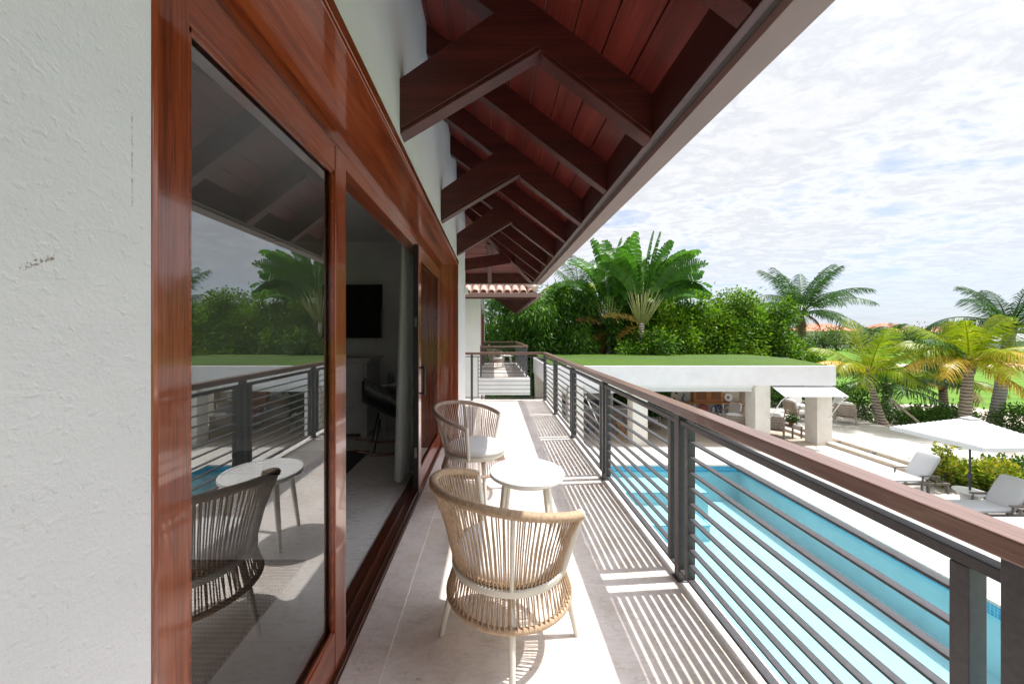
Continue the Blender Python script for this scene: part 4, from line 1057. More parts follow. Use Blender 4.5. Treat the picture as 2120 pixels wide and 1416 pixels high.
def make_stool(lab, loc):
    t = thing('bar_stool', lab, 'bar stool', loc, rnd.uniform(-0.3, 0.3), 'wicker bar stools at the counter')
    MB().lathe([(0.0, 0.70), (0.19, 0.70), (0.21, 0.72), (0.19, 0.75), (0, 0.74)], 18).build('seat', M['terracotta'], t, 0, 'auto')
    MB().tube([(0.23 * math.cos(R(200 + 140 * k / 12)), 0.23 * math.sin(R(200 + 140 * k / 12)), 0.90 + 0.03 * math.sin(k / 12 * math.pi)) for k in range(13)], 0.022, 8).build('backrest', M['terracotta'], t, 0, True)
    for a in (215, 245, 270, 295, 325): MB().tube([(0.19 * math.cos(R(a)), 0.19 * math.sin(R(a)), 0.73), (0.23 * math.cos(R(a)), 0.23 * math.sin(R(a)), 0.9)], 0.009, 6).build('spindle', M['dark'], t)
    for a in (45, 135, 225, 315): MB().tube([(0.15 * math.cos(R(a)), 0.15 * math.sin(R(a)), 0.7), (0.25 * math.cos(R(a)), 0.25 * math.sin(R(a)), 0.0)], 0.011, 6).build('leg', M['dark'], t)
    MB().tube([(0.215 * math.cos(R(a)), 0.215 * math.sin(R(a)), 0.25) for a in range(45, 405, 90)], 0.009, 6, closed=True).build('footrest', M['dark'], t)
    return t
s0 = make_stool('wicker bar stool at the counter, leftmost behind the railing', (4.35, 17.5, G))
dup(s0, (5.0, 17.5, G), 0.2, 'wicker bar stool at the counter, second from the left')
dup(s0, (5.72, 17.5, G), -0.2, 'wicker bar stool at the counter, third from the left')
dup(s0, (6.38, 17.6, G), 0.1, 'wicker bar stool at the counter, rightmost beside the white column')
t = thing('folding_table', 'orange wooden folding table with blue patterned top beside the column', 'table', (5.95, 16.7, G), 0.2)
MB().box(-0.3, -0.25, 0.66, 0.3, 0.25, 0.70).build('top', M['yellowwood'], t, 0.006)
MB().box(-0.2, -0.16, 0.701, 0.2, 0.16, 0.706).build('tiled_inlay', rugmat('blue_inlay', (0.02, 0.10, 0.16), (0.45, 0.55, 0.5), 20), t)
for y in (-0.2, 0.2):
    for s in (-1, 1): MB().tube([(s * 0.25, y, 0.66), (-s * 0.25, y * 0.9, 0.0)], 0.018, 6).build('leg', M['yellowwood'], t)

# armchair proto: slatted weathered wood
def make_lounge_chair(lab, loc, rz, wide=0.68, group='slatted outdoor armchairs'):
    t = thing('lounge_armchair', lab, 'armchair', loc, rz, group)   # faces +Y
    w_ = wide / 2
    f = MB().box(-w_ + 0.05, -0.34, 0.26, w_ - 0.05, 0.36, 0.31)
    f.build('seat_frame', M['teak'], t, 0.006)
    bk_ = MB()
    tilt = Matrix.Translation((0, -0.34, 0.28)) @ Matrix.Rotation(R(14), 4, 'X')
    for k in range(5): bk_.box(-w_ + 0.05, -0.012, 0.08 + 0.105 * k, w_ - 0.05, 0.012, 0.165 + 0.105 * k, tilt)
    bk_.box(-w_, -0.025, -0.05, -w_ + 0.05, 0.025, 0.62, tilt); bk_.box(w_ - 0.05, -0.025, -0.05, w_, 0.025, 0.62, tilt)
    bk_.build('backrest', M['teak'], t, 0.004)
    for s in (-1, 1):
        MB().box(s * w_ - 0.035, -0.36, 0.57, s * w_ + 0.035, 0.36, 0.60).build('armrest', M['teak'], t, 0.006)
        MB().tube([(s * w_, 0.34, 0.57), (s * w_, 0.36, 0.3), (s * w_, 0.38, 0.0)], 0.024, 6).build('leg', M['teak'], t)
        MB().tube([(s * w_, -0.30, 0.57), (s * w_, -0.36, 0.3), (s * w_, -0.42, 0.0)], 0.024, 6).build('leg', M['teak'], t)
    MB().cushion(-w_ + 0.06, -0.28, 0.31, w_ - 0.06, 0.40, 0.47).build('seat_cushion', M['cushion'], t, 0, True)
    MB().cushion(-w_ + 0.06, 0.03, 0.14, w_ - 0.06, 0.17, 0.68, Matrix.Translation((0, -0.34, 0.28)) @ Matrix.Rotation(R(16), 4, 'X')).build('back_cushion', M['cushion'], t, 0, True)
    return t
ca = make_lounge_chair('slatted armchair on the terrace seen from its left behind the column gap', (15.75, 19.0, G + 0.265), R(-88))
ca.scale = (1.15, 1.15, 1.15)
dup(ca, (17.1, 20.6, G + 0.265), R(170), 'slatted armchair on the terrace furthest from the pool by the hedge')
dup(ca, (17.75, 18.6, G + 0.265), R(-45), 'slatted armchair on the terrace showing its back right of the white column')
dup(ca, (18.2, 20.0, G + 0.265), R(75), 'slatted armchair on the terrace half hidden behind another, nearest the leaning palm')
dup(ca, (13.05, 17.2, G + 0.006), R(-36), 'slatted armchair on the pavilion floor right of the middle column, plaid pillow behind')
dup(ca, (11.35, 17.35, G + 0.006), R(-33), 'slatted armchair on the pavilion floor left of the middle column')
dup(ca, (12.4, 19.3, G + 0.006), R(115), 'slatted armchair deep in the pavilion facing the coffee table')
t = thing('coffee_table', 'dark wicker low table between the terrace armchairs', 'table', (17.0, 19.5, G + 0.265))
MB().box(-0.45, -0.45, 0.40, 0.45, 0.45, 0.44).build('top', M['counter'], t, 0.01); MB().prism([(-0.42, 0.0), (0.42, 0.0), (0.36, 0.4), (-0.36, 0.4)], 'Y', -0.4, 0.4).build('base', M['wicker'], t, 0.01)
t = thing('coffee_table', 'long dark wooden low table inside the pavilion', 'table', (11.0, 18.6, G + 0.006))
MB().box(-0.7, -0.4, 0.38, 0.7, 0.4, 0.43).build('top', M['greywood'], t, 0.01)
for x in (-0.62, 0.62):
    for y in (-0.33, 0.33): MB().box(x - 0.03, y - 0.03, 0, x + 0.03, y + 0.03, 0.38).build('leg', M['greywood'], t)
tag(MB().lathe([(0.05, 0), (0.15, 0.06), (0.16, 0.10), (0.14, 0.10), (0.04, 0.02), (0, 0.02)], 20).build('bowl', M['honey'], None, 0, True, (11.1, 18.55, G + 0.436)), 'wooden bowl on the dark table inside the pavilion', 'bowl')
tag(MB().lathe([(0.05, 0), (0.07, 0.1), (0.03, 0.24), (0.035, 0.28), (0, 0.28)], 16).build('bottle', M['redcer'], None, 0, True, (10.6, 18.7, G + 0.436)), 'small red bottle vase on the dark table inside the pavilion', 'bottle')
t = thing('outdoor_sofa', 'long brown slatted sofa in the shade behind the railing post', 'sofa', (7.75, 19.2, G + 0.006), R(-75))
MB().box(-0.95, -0.34, 0.26, 0.95, 0.36, 0.31).build('seat_frame', M['greywood'], t, 0.006)
b_ = MB(); tilt = Matrix.Translation((0, -0.34, 0.28)) @ Matrix.Rotation(R(14), 4, 'X')
for k in range(5): b_.box(-0.95, -0.012, 0.08 + 0.105 * k, 0.95, 0.012, 0.165 + 0.105 * k, tilt)
b_.build('backrest', M['greywood'], t, 0.004)
for x in (-0.95, 0.95):
    MB().box(x - 0.035, -0.36, 0.57, x + 0.035, 0.36, 0.60).build('armrest', M['greywood'], t, 0.006)
    for y in (-0.33, 0.33): MB().box(x - 0.025, y - 0.025, 0, x + 0.025, y + 0.025, 0.57).build('leg', M['greywood'], t)
MB().cushion(-0.9, -0.28, 0.31, 0.9, 0.38, 0.46).build('seat_cushion', M['cushion_g'], t, 0, True)
pil = MB().cushion(-0.24, -0.07, -0.24, 0.24, 0.07, 0.24, Matrix.Rotation(R(22), 4, 'X')).build('pillow', rugmat('checked_pillow', (0.22, 0.20, 0.19), (0.50, 0.48, 0.45), 9), None, 0, True, (13.02, 17.32, G + 0.80))
tag(pil, 'checked grey pillow propped above the pavilion armchair beside the column', 'pillow')
t = thing('side_table', 'small square wooden side table with a potted plant near the steps', 'table', (13.72, 16.9, G + 0.006), 0.1)
MB().box(-0.26, -0.26, 0.50, 0.26, 0.26, 0.54).build('top', M['greywood'], t, 0.006)
for x in (-0.22, 0.22):
    for y in (-0.22, 0.22): MB().box(x - 0.025, y - 0.025, 0, x + 0.025, y + 0.025, 0.5).build('leg', M['greywood'], t)

# ------------------------------------------------------------------ loungers, stool table, umbrellas
def make_lounger(lab, loc):
    t = thing('sun_lounger', lab, 'sun lounger', loc, 0, 'sun loungers beside the pool')   # feet towards -X
    MB().box(-1.0, -0.33, 0.24, 0.95, -0.28, 0.30).box(-1.0, 0.28, 0.24, 0.95, 0.33, 0.30).box(-1.0, -0.28, 0.24, -0.95, 0.28, 0.30).box(0.90, -0.28, 0.24, 0.95, 0.28, 0.30).box(0.2, -0.28, 0.245, 0.25, 0.28, 0.29).build('frame', M['greywood'], t, 0.006)
    for x in (-0.88, 0.30, 0.88):
        for y in (-0.305, 0.305): MB().box(x - 0.03, y - 0.025, 0, x + 0.03, y + 0.025, 0.24).build('leg', M['greywood'], t)
    for y in (-0.38, 0.38):
        a_ = MB().box(-0.02, y - 0.035, 0.52, 0.55, y + 0.035, 0.55).build('armrest', M['greywood'], t, 0.006)
        MB().tube([(0.06, y, 0.52), (0.02, y, 0.26), (0.02, y, 0.0)], 0.024, 6).box(-0.02, min(y, y * 0.82), 0.26, 0.05, max(y, y * 0.82), 0.29).build('arm_post', M['greywood'], a_)
        MB().tube([(0.5, y, 0.52), (0.42, y, 0.26)], 0.02, 6).build('arm_brace', M['greywood'], a_)
    MB().cushion(-1.0, -0.31, 0.30, 0.32, 0.31, 0.41).build('seat_cushion', M['cushion_g'], t, 0, True)
    mt = Matrix.Translation((0.28, 0, 0.34)) @ Matrix.Rotation(R(-58), 4, 'Y')
    MB().cushion(0.0, -0.31, -0.02, 0.86, 0.31, 0.10, mt).build('back_cushion', M['cushion_g'], t, 0, True)
    MB().box(0.0, -0.27, -0.06, 0.82, 0.27, -0.02, mt).build('back_frame', M['greywood'], t)
    MB().tube([(0.62, 0, 0.72), (0.86, 0, 0.28)], 0.018, 6).build('prop', M['greywood'], t)
    return t
l1 = make_lounger('pale grey cushioned sun lounger left of the umbrella table', (12.72, 11.35, G))
dup(l1, (12.72, 9.45, G), None, 'pale grey cushioned sun lounger right of the umbrella table')
dup(l1, (12.72, 8.55, G), None, 'sun lounger cut off by the photo edge behind the handrail')
t = thing('drum_table', 'white pedestal drum table holding the umbrella pole', 'table', (12.98, 10.05, G))
MB().lathe([(0.0, 0.0), (0.25, 0.0), (0.25, 0.04), (0.19, 0.12), (0.165, 0.24), (0.19, 0.36), (0.29, 0.45), (0.29, 0.46), (0, 0.46)], 32).build('pedestal', M['whitecer'], t, 0, 'auto')
MB().lathe([(0.0, 0.46), (0.31, 0.46), (0.32, 0.47), (0.32, 0.50), (0.31, 0.51), (0.0, 0.51)], 36).build('top', M['whitecer'], t, 0, 'auto')
def make_umbrella(lab, loc):
    t = thing('patio_umbrella', lab, 'umbrella', loc, 0, 'white square patio umbrellas')
    MB().tube([(0, 0, 0.51), (0, 0, 2.36)], 0.022, 10).build('pole', M['navy'], t, 0, 'auto')
    MB().lathe([(0.022, 0.80), (0.045, 0.82), (0.048, 0.95), (0.03, 1.0), (0.022, 1.02)], 12).build('crank', M['navy'], t, 0, 'auto')
    hw = 1.05; zc_, ze = 2.50, 1.98
    def cz(u, v):
        x, y = (u * 2 - 1) * hw, (v * 2 - 1) * hw
        k = max(abs(x), abs(y)) / hw
        # fabric sags between the ribs
        d_ = abs(abs(x) - abs(y)) / hw
        return (x * (1 - 0.03 * d_), y * (1 - 0.03 * d_), zc_ - (zc_ - ze) * k - 0.05 * math.sin(k * math.pi) * d_)
    cp = MB().grid(32, 32, cz)
    o = cp.build('canopy', M['canvas'], t, 0, True)
    md = o.modifiers.new('thick', 'SOLIDIFY'); md.thickness = 0.006
    vl = MB()
    for s in range(4):
        a = s * math.pi / 2
        mt = Matrix.Rotation(a, 4, 'Z')
        vl.box(-hw, -hw - 0.004, ze - 0.10, hw, -hw + 0.002, ze, mt)
    vl.build('valance', M['canvas'], o)
    MB().grid(12, 12, lambda u, v: ((u * 2 - 1) * 0.13, (v * 2 - 1) * 0.13, zc_ + 0.025 - 0.06 * max(abs(u * 2 - 1), abs(v * 2 - 1)))).build('vent', M['canvas'], o, 0, True)
    for s in range(4):
        a = R(45 + 90 * s)
        rb = MB().tube([(0, 0, zc_ - 0.03), (hw * 1.41 * math.cos(a), hw * 1.41 * math.sin(a), ze - 0.015)], 0.011, 6).build('rib', M['navy'], t, 0, True)
    return t
u1 = make_umbrella('white square umbrella standing in the drum table between loungers', (12.98, 10.05, G))
u1_c = [c for c in u1.children]
for c in u1_c:
    if c.name.startswith(('canopy', 'rib')): c.location = (0.0, 0.0, 0)
u2 = dup(u1, (13.4, 7.05, G - 0.2), None, 'white square umbrella, lower and cut off by the right photo edge')

# ------------------------------------------------------------------ vegetation
def norm(a): return a / (np.linalg.norm(a, axis=-1, keepdims=True) + 1e-9)
def leaves(name, P, D, L, Wd, mat, parent, tint, fold=0.25):
    """rhombic leaves: P base points, D directions, L lengths, Wd widths"""
    n = len(P)
    rv = norm(nrg.normal(size=(n, 3)))
    S = norm(np.cross(D, rv))
    Nn = np.cross(S, D)
    L = L[:, None]; Wd = Wd[:, None]
    a = P; c = P + D * L - Nn * L * 0.12
    mid = P + D * L * 0.45
    b = mid + S * Wd * 0.5 + Nn * Wd * fold; d = mid - S * Wd * 0.5 + Nn * Wd * fold
    V = np.stack([a, b, c, d], 1).reshape(-1, 3)
    F = np.arange(4 * n).reshape(-1, 4)
    return np_mesh(name, V, F, mat, parent, tint)
def crown(name, blobs, nclu, per, mat, parent, L=0.17, Wd=0.07, droop=0.4, spread=0.30, inner=0.25, tb=0.5):
    """leaf clumps on and inside a set of ellipsoids (cx,cy,cz,rx,ry,rz)"""
    B = np.array(blobs, dtype=float)
    wgt = B[:, 3] * B[:, 5] + B[:, 3] * B[:, 4]; wgt /= wgt.sum()
    idx = nrg.choice(len(B), nclu, p=wgt)
    dirs = norm(nrg.normal(size=(nclu, 3)))
    rad = np.where(nrg.random(nclu) < inner, nrg.random(nclu) ** 0.5 * 0.85, 0.82 + 0.24 * nrg.random(nclu))
    C = B[idx, :3] + dirs * B[idx, 3:6] * rad[:, None]
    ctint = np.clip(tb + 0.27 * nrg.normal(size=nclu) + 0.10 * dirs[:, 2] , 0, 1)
    n = nclu * per
    ci = np.repeat(np.arange(nclu), per)
    off = nrg.normal(size=(n, 3)) * spread
    P = C[ci] + off
    D = norm(norm(off) * 0.7 + dirs[ci] * 0.6 + nrg.normal(size=(n, 3)) * 0.45 + np.array([0, 0, -droop]))
    Ls = L * (0.6 + 0.8 * nrg.random(n)); Ws = Wd * (0.7 + 0.6 * nrg.random(n))
    t = np.clip(ctint[ci] + 0.12 * nrg.normal(size=n), 0, 1)
    return leaves(name, P, D, Ls, Ws, mat, parent, t)
def limbs(name, base, tops, r0, mat, parent):
    m_ = MB(); b = Vector(base)
    for tpt in tops:
        tpt = Vector(tpt); k = tpt - b
        mid = b + k * 0.45 + Vector((-k.x * 0.25, -k.y * 0.25, 0.0))
        m_.tube([b, mid, b + k * 0.8, tpt], [r0, r0 * 0.7, r0 * 0.4, r0 * 0.15], 7)
    return m_.build(name, mat, parent, 0, True)
def tree(name, lab, cat, base, blobs, nclu, per, mat, L, Wd, droop, spread, group=None, r0=0.14, tb=0.5, inner=0.25):
    t = thing(name, lab, cat, base, 0, group)
    bx, by, bz = base
    bl = [(x - bx, y - by, z - bz, rx, ry, rz) for x, y, z, rx, ry, rz in blobs]
    limbs('trunk', (0, 0, -0.05), [(x, y, z) for x, y, z, *_ in bl], r0, M['bark'], t)
    crown('crown', bl, nclu, per, mat, t, L, Wd, droop, spread, inner, tb)
    return t
# bamboo clumps on the left behind the far wing and pavilion
GB = 'bamboo clumps along the boundary'
def bamboo(x, y, ztop, rx, lab, nclu=900, seed=0):
    h_ = ztop - G
    blobs = [(x, y, G + h_ * 0.52, rx, 1.5, h_ * 0.46)]
    for k in range(7):
        a = rnd.uniform(0, 6.28)
        blobs.append((x + rx * 0.7 * math.cos(a), y + 1.0 * math.sin(a), G + h_ * rnd.uniform(0.25, 0.86), rx * rnd.uniform(0.35, 0.55), 1.0, h_ * rnd.uniform(0.10, 0.2)))
    for k in range(3):
        blobs.append((x + rx * rnd.uniform(-0.6, 0.6), y - 0.3, ztop - h_ * rnd.uniform(0.08, 0.14), rx * 0.4, 0.9, h_ * 0.10))
    return tree('bamboo_clump', lab, 'bamboo', (x, y, G), blobs, int(nclu * 1.35), 20, M['bamboo'], 0.34, 0.062, 1.2, 0.22, GB, 0.05, 0.5, 0.4)
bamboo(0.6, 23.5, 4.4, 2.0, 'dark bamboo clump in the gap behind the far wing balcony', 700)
bamboo(2.6, 23.0, 3.6, 1.7, 'dense bamboo clump right of the far balcony handrail', 800)
bamboo(4.6, 23.6, 4.3, 1.7, 'tall bright bamboo clump under the eave tip, left of the fan palms', 950)
bamboo(6.9, 24.9, 4.0, 1.6, 'shorter bamboo clump left below the fan palm stalks', 750)
GF = 'broadleaf trees along the boundary'
def ficus(x, y, ztop, rx, lab, nclu=900, tb=0.5):
    h_ = ztop - G
    blobs = [(x, y, G + h_ * 0.55, rx, 1.7, h_ * 0.40), (x, y - 0.4, G + h_ * 0.22, rx * 0.95, 1.3, h_ * 0.24)]
    for k in range(9):
        a = rnd.uniform(0, 6.28)
        blobs.append((x + rx * 0.75 * math.cos(a), y + 1.2 * math.sin(a), G + h_ * rnd.uniform(0.35, 0.88), rx * rnd.uniform(0.28, 0.5), 0.9, h_ * rnd.uniform(0.07, 0.13)))
    return tree('broadleaf_tree', lab, 'tree', (x, y, G), blobs, int(nclu * 1.15), 20, M['ficus'], 0.22, 0.105, 0.35, 0.21, GF, 0.13, tb, 0.35)
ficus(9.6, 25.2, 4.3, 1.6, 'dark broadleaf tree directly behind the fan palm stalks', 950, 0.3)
ficus(8.8, 21.8, 1.75, 1.7, 'low dark leafy tree in front of the fan palm trunk', 600, 0.35)
ficus(11.3, 24.0, 3.6, 1.8, 'bright broadleaf tree just right of the fan palm', 950, 0.62)
ficus(13.9, 24.3, 4.2, 1.9, 'bright yellow green broadleaf tree in the middle of the boundary row', 1050, 0.68)
ficus(16.3, 25.0, 4.6, 1.8, 'tallest broadleaf tree, at the peak of the row left of the lone coconut palm', 1000, 0.62)
ficus(18.7, 25.8, 3.5, 1.6, 'lower broadleaf tree at the right end of the row', 800, 0.5)
ficus(21.2, 27.0, 1.6, 1.6, 'low bushy tree beneath the lone coconut palm', 600, 0.45)
ficus(23.6, 28.5, 0.3, 1.5, 'low rounded shrub tree right of the lone coconut palm', 500, 0.45)

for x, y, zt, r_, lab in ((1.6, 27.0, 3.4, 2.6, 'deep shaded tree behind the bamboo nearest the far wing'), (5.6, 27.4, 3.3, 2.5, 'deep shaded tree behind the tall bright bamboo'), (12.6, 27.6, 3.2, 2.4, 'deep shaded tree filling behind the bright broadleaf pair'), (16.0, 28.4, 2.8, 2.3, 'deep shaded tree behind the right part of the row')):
    h_ = zt - G
    blobs = [(x, y, G + h_ * 0.5, r_, 1.2, h_ * 0.48), (x, y, G + h_ * 0.25, r_, 1.2, h_ * 0.26)]
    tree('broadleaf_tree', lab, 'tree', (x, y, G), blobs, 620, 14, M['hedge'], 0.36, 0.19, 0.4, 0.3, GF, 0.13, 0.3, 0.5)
def strips(VF, name, mat, parent):
    V, F, T = VF
    return np_mesh(name, np.array(V), np.array(F), mat, parent, np.array(T))
def frond(VF, base, az, el, L, droop, n=38, leaf=0.62, width=0.05, tint=0.5, vee=0.25, twist=0.0, hang=0.75, stalk=0.16):
    V, F, T = VF
    p = np.array(base, float); ns = 22
    pts = []; tan = []
    ds = L / ns
    for i in range(ns + 1):
        s = i / ns
        e = el - droop * s ** 1.4
        d = np.array([math.cos(e) * math.cos(az), math.cos(e) * math.sin(az), math.sin(e)])
        pts.append(p.copy()); tan.append(d); p = p + d * ds
    pts = np.array(pts); tan = np.array(tan)
    side0 = np.array([-math.sin(az), math.cos(az), 0.0])
    # rachis: two crossed strips
    for nrm in (0, 1):
        for i in range(ns):
            w0 = 0.035 * (1 - i / ns) + 0.008; w1 = 0.035 * (1 - (i + 1) / ns) + 0.008
            u0 = side0 if nrm == 0 else np.cross(side0, tan[i]); u1 = side0 if nrm == 0 else np.cross(side0, tan[i + 1])
            o = len(V); V += [pts[i] - u0 * w0, pts[i] + u0 * w0, pts[i + 1] + u1 * w1, pts[i + 1] - u1 * w1]
            F.append((o, o + 1, o + 2, o + 3)); T.append(min(1, tint + 0.3))
    for k in range(n):
        s = stalk + (1 - stalk) * (k + rnd.uniform(-0.2, 0.2)) / n
        s = min(max(s, 0), 0.999)
        i = int(s * ns); f = s * ns - i
        c = pts[i] * (1 - f) + pts[i + 1] * f
        t = tan[i]; up = np.cross(side0, t); up = up if up[2] > 0 else up
        q = (s - stalk) / (1 - stalk)
        ll = leaf * (0.45 + 0.75 * math.sin(math.pi * min(1, 0.22 + 0.72 * q))) * rnd.uniform(0.85, 1.1)
        if q > 0.9: ll *= 1 - 3 * (q - 0.9)
        for sd in (-1, 1):
            a = 0.75 + 0.5 * q
            tw = twist
            d = side0 * sd * math.cos(a * 0.75) + t * math.sin(a * 0.75) + up * vee * (1 + 0.0) + up * tw * sd + nrg.normal(size=3) * 0.06
            d = d / np.linalg.norm(d)
            d2 = d + np.array([0, 0, -hang * (0.7 + 0.6 * rnd.random())]); d2 /= np.linalg.norm(d2)
            w_ = width * rnd.uniform(0.8, 1.15)
            wv = t * w_ * 0.5
            p1 = c + d * ll * 0.45; p2 = p1 + d2 * ll * 0.6
            o = len(V)
            V += [c - wv * 0.7, c + wv * 0.7, p1 + wv, p1 - wv, p2 + wv * 0.15, p2 - wv * 0.15]
            F += [(o, o + 1, o + 2, o + 3), (o + 3, o + 2, o + 4, o + 5)]
            tt = min(1, max(0, tint + rnd.uniform(-0.2, 0.2))); T += [tt, tt]
def palm(lab, base, top, r0, r1, fr_list, mats, group='coconut palms around the garden', trunkmat='trunk', bend=0.0, name='coconut_palm', n=38, leaf=0.62, width=0.042):
    t = thing(name, lab, 'palm tree', base, 0, group)
    b = Vector((0, 0, -0.05)); tp = Vector(top) - Vector(base)
    pts = []; rs = []
    for i in range(25):
        s = i / 24
        p = b.lerp(tp, s) + Vector((bend * math.sin(s * math.pi), 0, 0))
        pts.append(p); rs.append((r0 + (r1 - r0) * min(1, s * 1.15)) * (1.25 - 0.25 * min(1, s * 7)) * (1 + 0.05 * (i % 2)))
    MB().tube(pts, rs, 12).build('trunk', M[trunkmat], t, 0, True)
    # fibrous boot below the crown
    MB().lathe([(r1 * 0.9, -0.5), (r1 * 1.2, -0.2), (r1 * 1.25, 0.0), (r1 * 0.8, 0.2), (0.02, 0.35)], 12).build('crown_shaft', M['bark'], t, 0, True, tuple(tp))
    by = {}
    for f in fr_list:
        az, el, L, droop, key, tint = f[:6]
        kw = dict(n=n, leaf=leaf, width=width, tint=tint)
        kw.update(f[6] if len(f) > 6 else {})
        VF = by.setdefault(key if key in 'gy' else key + str(len(by)), ([], [], []))
        st = (tp.x + r1 * 0.6 * math.cos(R(az)), tp.y + r1 * 0.6 * math.sin(R(az)), tp.z + 0.02)
        frond(VF, st, R(az), R(el), L, R(droop), **kw)
    names = {'g': 'crown', 'y': 'crown', 'o': 'golden_frond', 'd': 'dry_frond'}
    for key, VF in by.items():
        strips(VF, names[key[0]], M[mats[key[0]]], t)
    return t
MT = {'g': 'palm_g', 'y': 'palm_y', 'o': 'palm_o', 'd': 'palm_d'}
def ring(nf, els, L, dr, key, tint, jit=8, a0=0, kw=None):
    out = []
    for i in range(nf):
        out.append((a0 + 360 * i / nf + rnd.uniform(-jit, jit), rnd.uniform(*els), L * rnd.uniform(0.88, 1.1), dr * rnd.uniform(0.85, 1.15), key, min(1, max(0, tint + rnd.uniform(-0.15, 0.15))), kw or {}))
    return out
# lone palm, far left of the group
fl = ring(7, (64, 84), 4.6, 45, 'g', 0.45) + ring(9, (34, 54), 4.7, 75, 'g', 0.5, 8, 20) + ring(7, (2, 18), 4.1, 70, 'g', 0.65, 8, 5) + ring(11, (-70, -15), 1.9, 60, 'd', 0.2, 12, 0, {'leaf': 0.34, 'n': 20})
palm('tall green coconut palm standing alone with drooping brown skirt', (25.1, 30, G), (25.0, 30, 3.0), 0.26, 0.18, fl, MT, n=54, leaf=0.95, width=0.06)
# young yellow green palm leaning at the terrace edge
fl = [(80, 78, 2.9, 25, 'y', 0.6, {'vee': 0.05, 'hang': 0.25}), (250, 70, 2.7, 30, 'y', 0.5, {'hang': 0.25}), (0, 62, 2.6, 50, 'y', 0.4), (150, 55, 2.6, 60, 'y', 0.5), (300, 55, 2.5, 60, 'y', 0.6), (200, 42, 2.7, 95, 'y', 0.75), (175, 38, 2.7, 70, 'o', 0.5, {}),
      (20, 25, 2.7, 45, 'y', 0.6), (340, 25, 2.6, 60, 'y', 0.5), (220, 20, 2.4, 80, 'y', 0.45), (130, 25, 2.5, 75, 'y', 0.3), (60, 35, 2.5, 70, 'y', 0.3), (270, 30, 2.3, 90, 'y', 0.45), (35, 42, 2.9, 70, 'o', 0.3)]
p2 = palm('young yellow green coconut palm leaning at the terrace corner by its prop', (19.45, 18.3, G), (18.6, 18.3, -0.62), 0.17, 0.125, fl, MT, bend=-0.05, n=44, leaf=0.72, width=0.05)
tag(MB().tube([(19.0, 17.7, -1.65), (20.3, 16.9, G + 0.02)], 0.05, 8).build('prop_pole', M['teak'], None, 0, True), 'slanting wooden pole propping the leaning young palm', 'pole')
# low dark palm behind it
fl = ring(5, (55, 78), 2.6, 50, 'g', 0.35) + ring(8, (25, 45), 3.2, 70, 'g', 0.4, 8, 10) + ring(5, (0, 20), 3.2, 60, 'g', 0.45)
palm('low dark green palm behind the leaning young palm', (22.9, 21.6, G), (23.1, 21.6, -1.75), 0.24, 0.18, fl, MT, n=40, leaf=0.75, width=0.06)
# mid dark palm between the two big trunks
fl = ring(6, (55, 80), 2.4, 45, 'g', 0.5) + ring(6, (20, 42), 2.7, 70, 'y', 0.35, 8, 15) + ring(3, (10, 25), 2.4, 60, 'o', 0.4, 10, 330) + [(265, 5, 2.0, 75, 'd', 0.9)]
palm('short palm with mixed green and golden fronds left of the ringed trunk', (26.4, 21.6, G), (26.3, 21.6, -1.5), 0.22, 0.17, fl, MT, n=38, leaf=0.7, width=0.055)
# ringed trunk palm
fl = ring(5, (62, 82), 2.3, 40, 'y', 0.55) + [(185, 48, 2.6, 60, 'g', 0.7), (160, 45, 2.5, 65, 'y', 0.6)] + ring(7, (25, 45), 2.5, 70, 'y', 0.6, 8, 30) + \
     [(180, 22, 2.8, 70, 'o', 0.7), (205, 18, 3.0, 75, 'o', 0.5), (262, 40, 2.6, 95, 'o', 0.95), (240, 15, 2.7, 60, 'y', 0.7), (345, 20, 3.0, 60, 'o', 0.8), (320, 10, 2.6, 60, 'o', 0.35), (10, 5, 2.7, 45, 'o', 0.3), (330, -30, 2.4, 25, 'o', 0.2)]
palm('ringed trunk coconut palm with yellow fronds behind the umbrella', (21.1, 16.5, G), (21.3, 16.5, 0.12), 0.215, 0.165, fl, MT, bend=-0.08, n=44, leaf=0.70, width=0.05)
# tall right palm
fl = ring(6, (55, 80), 2.8, 55, 'g', 0.4) + ring(8, (22, 45), 2.9, 80, 'g', 0.5, 8, 12) + ring(5, (-5, 15), 2.6, 65, 'y', 0.45)
palm('tallest coconut palm with smooth grey trunk at the right photo edge', (24.9, 18.4, G), (25.75, 18.4, 1.75), 0.235, 0.19, fl, MT, trunkmat='trunk_g', bend=0.06, n=44, leaf=0.70, width=0.05)
# palm peeping behind the eave tip
fl = ring(6, (50, 78), 3.2, 60, 'g', 0.5) + ring(8, (15, 40), 3.4, 95, 'y', 0.7, 8, 12)
palm('pale coconut palm half hidden by the eave tip behind the bamboo', (6.6, 27.5, G), (6.4, 27.5, 4.4), 0.22, 0.16, fl, MT, n=36, leaf=0.75, width=0.05)
fl = ring(7, (30, 75), 2.8, 80, 'y', 0.6)
palm('small palm crown rising right behind the fan palm', (13.6, 28, G), (13.6, 28, 3.4), 0.2, 0.15, fl, MT, n=32, leaf=0.65, width=0.05)

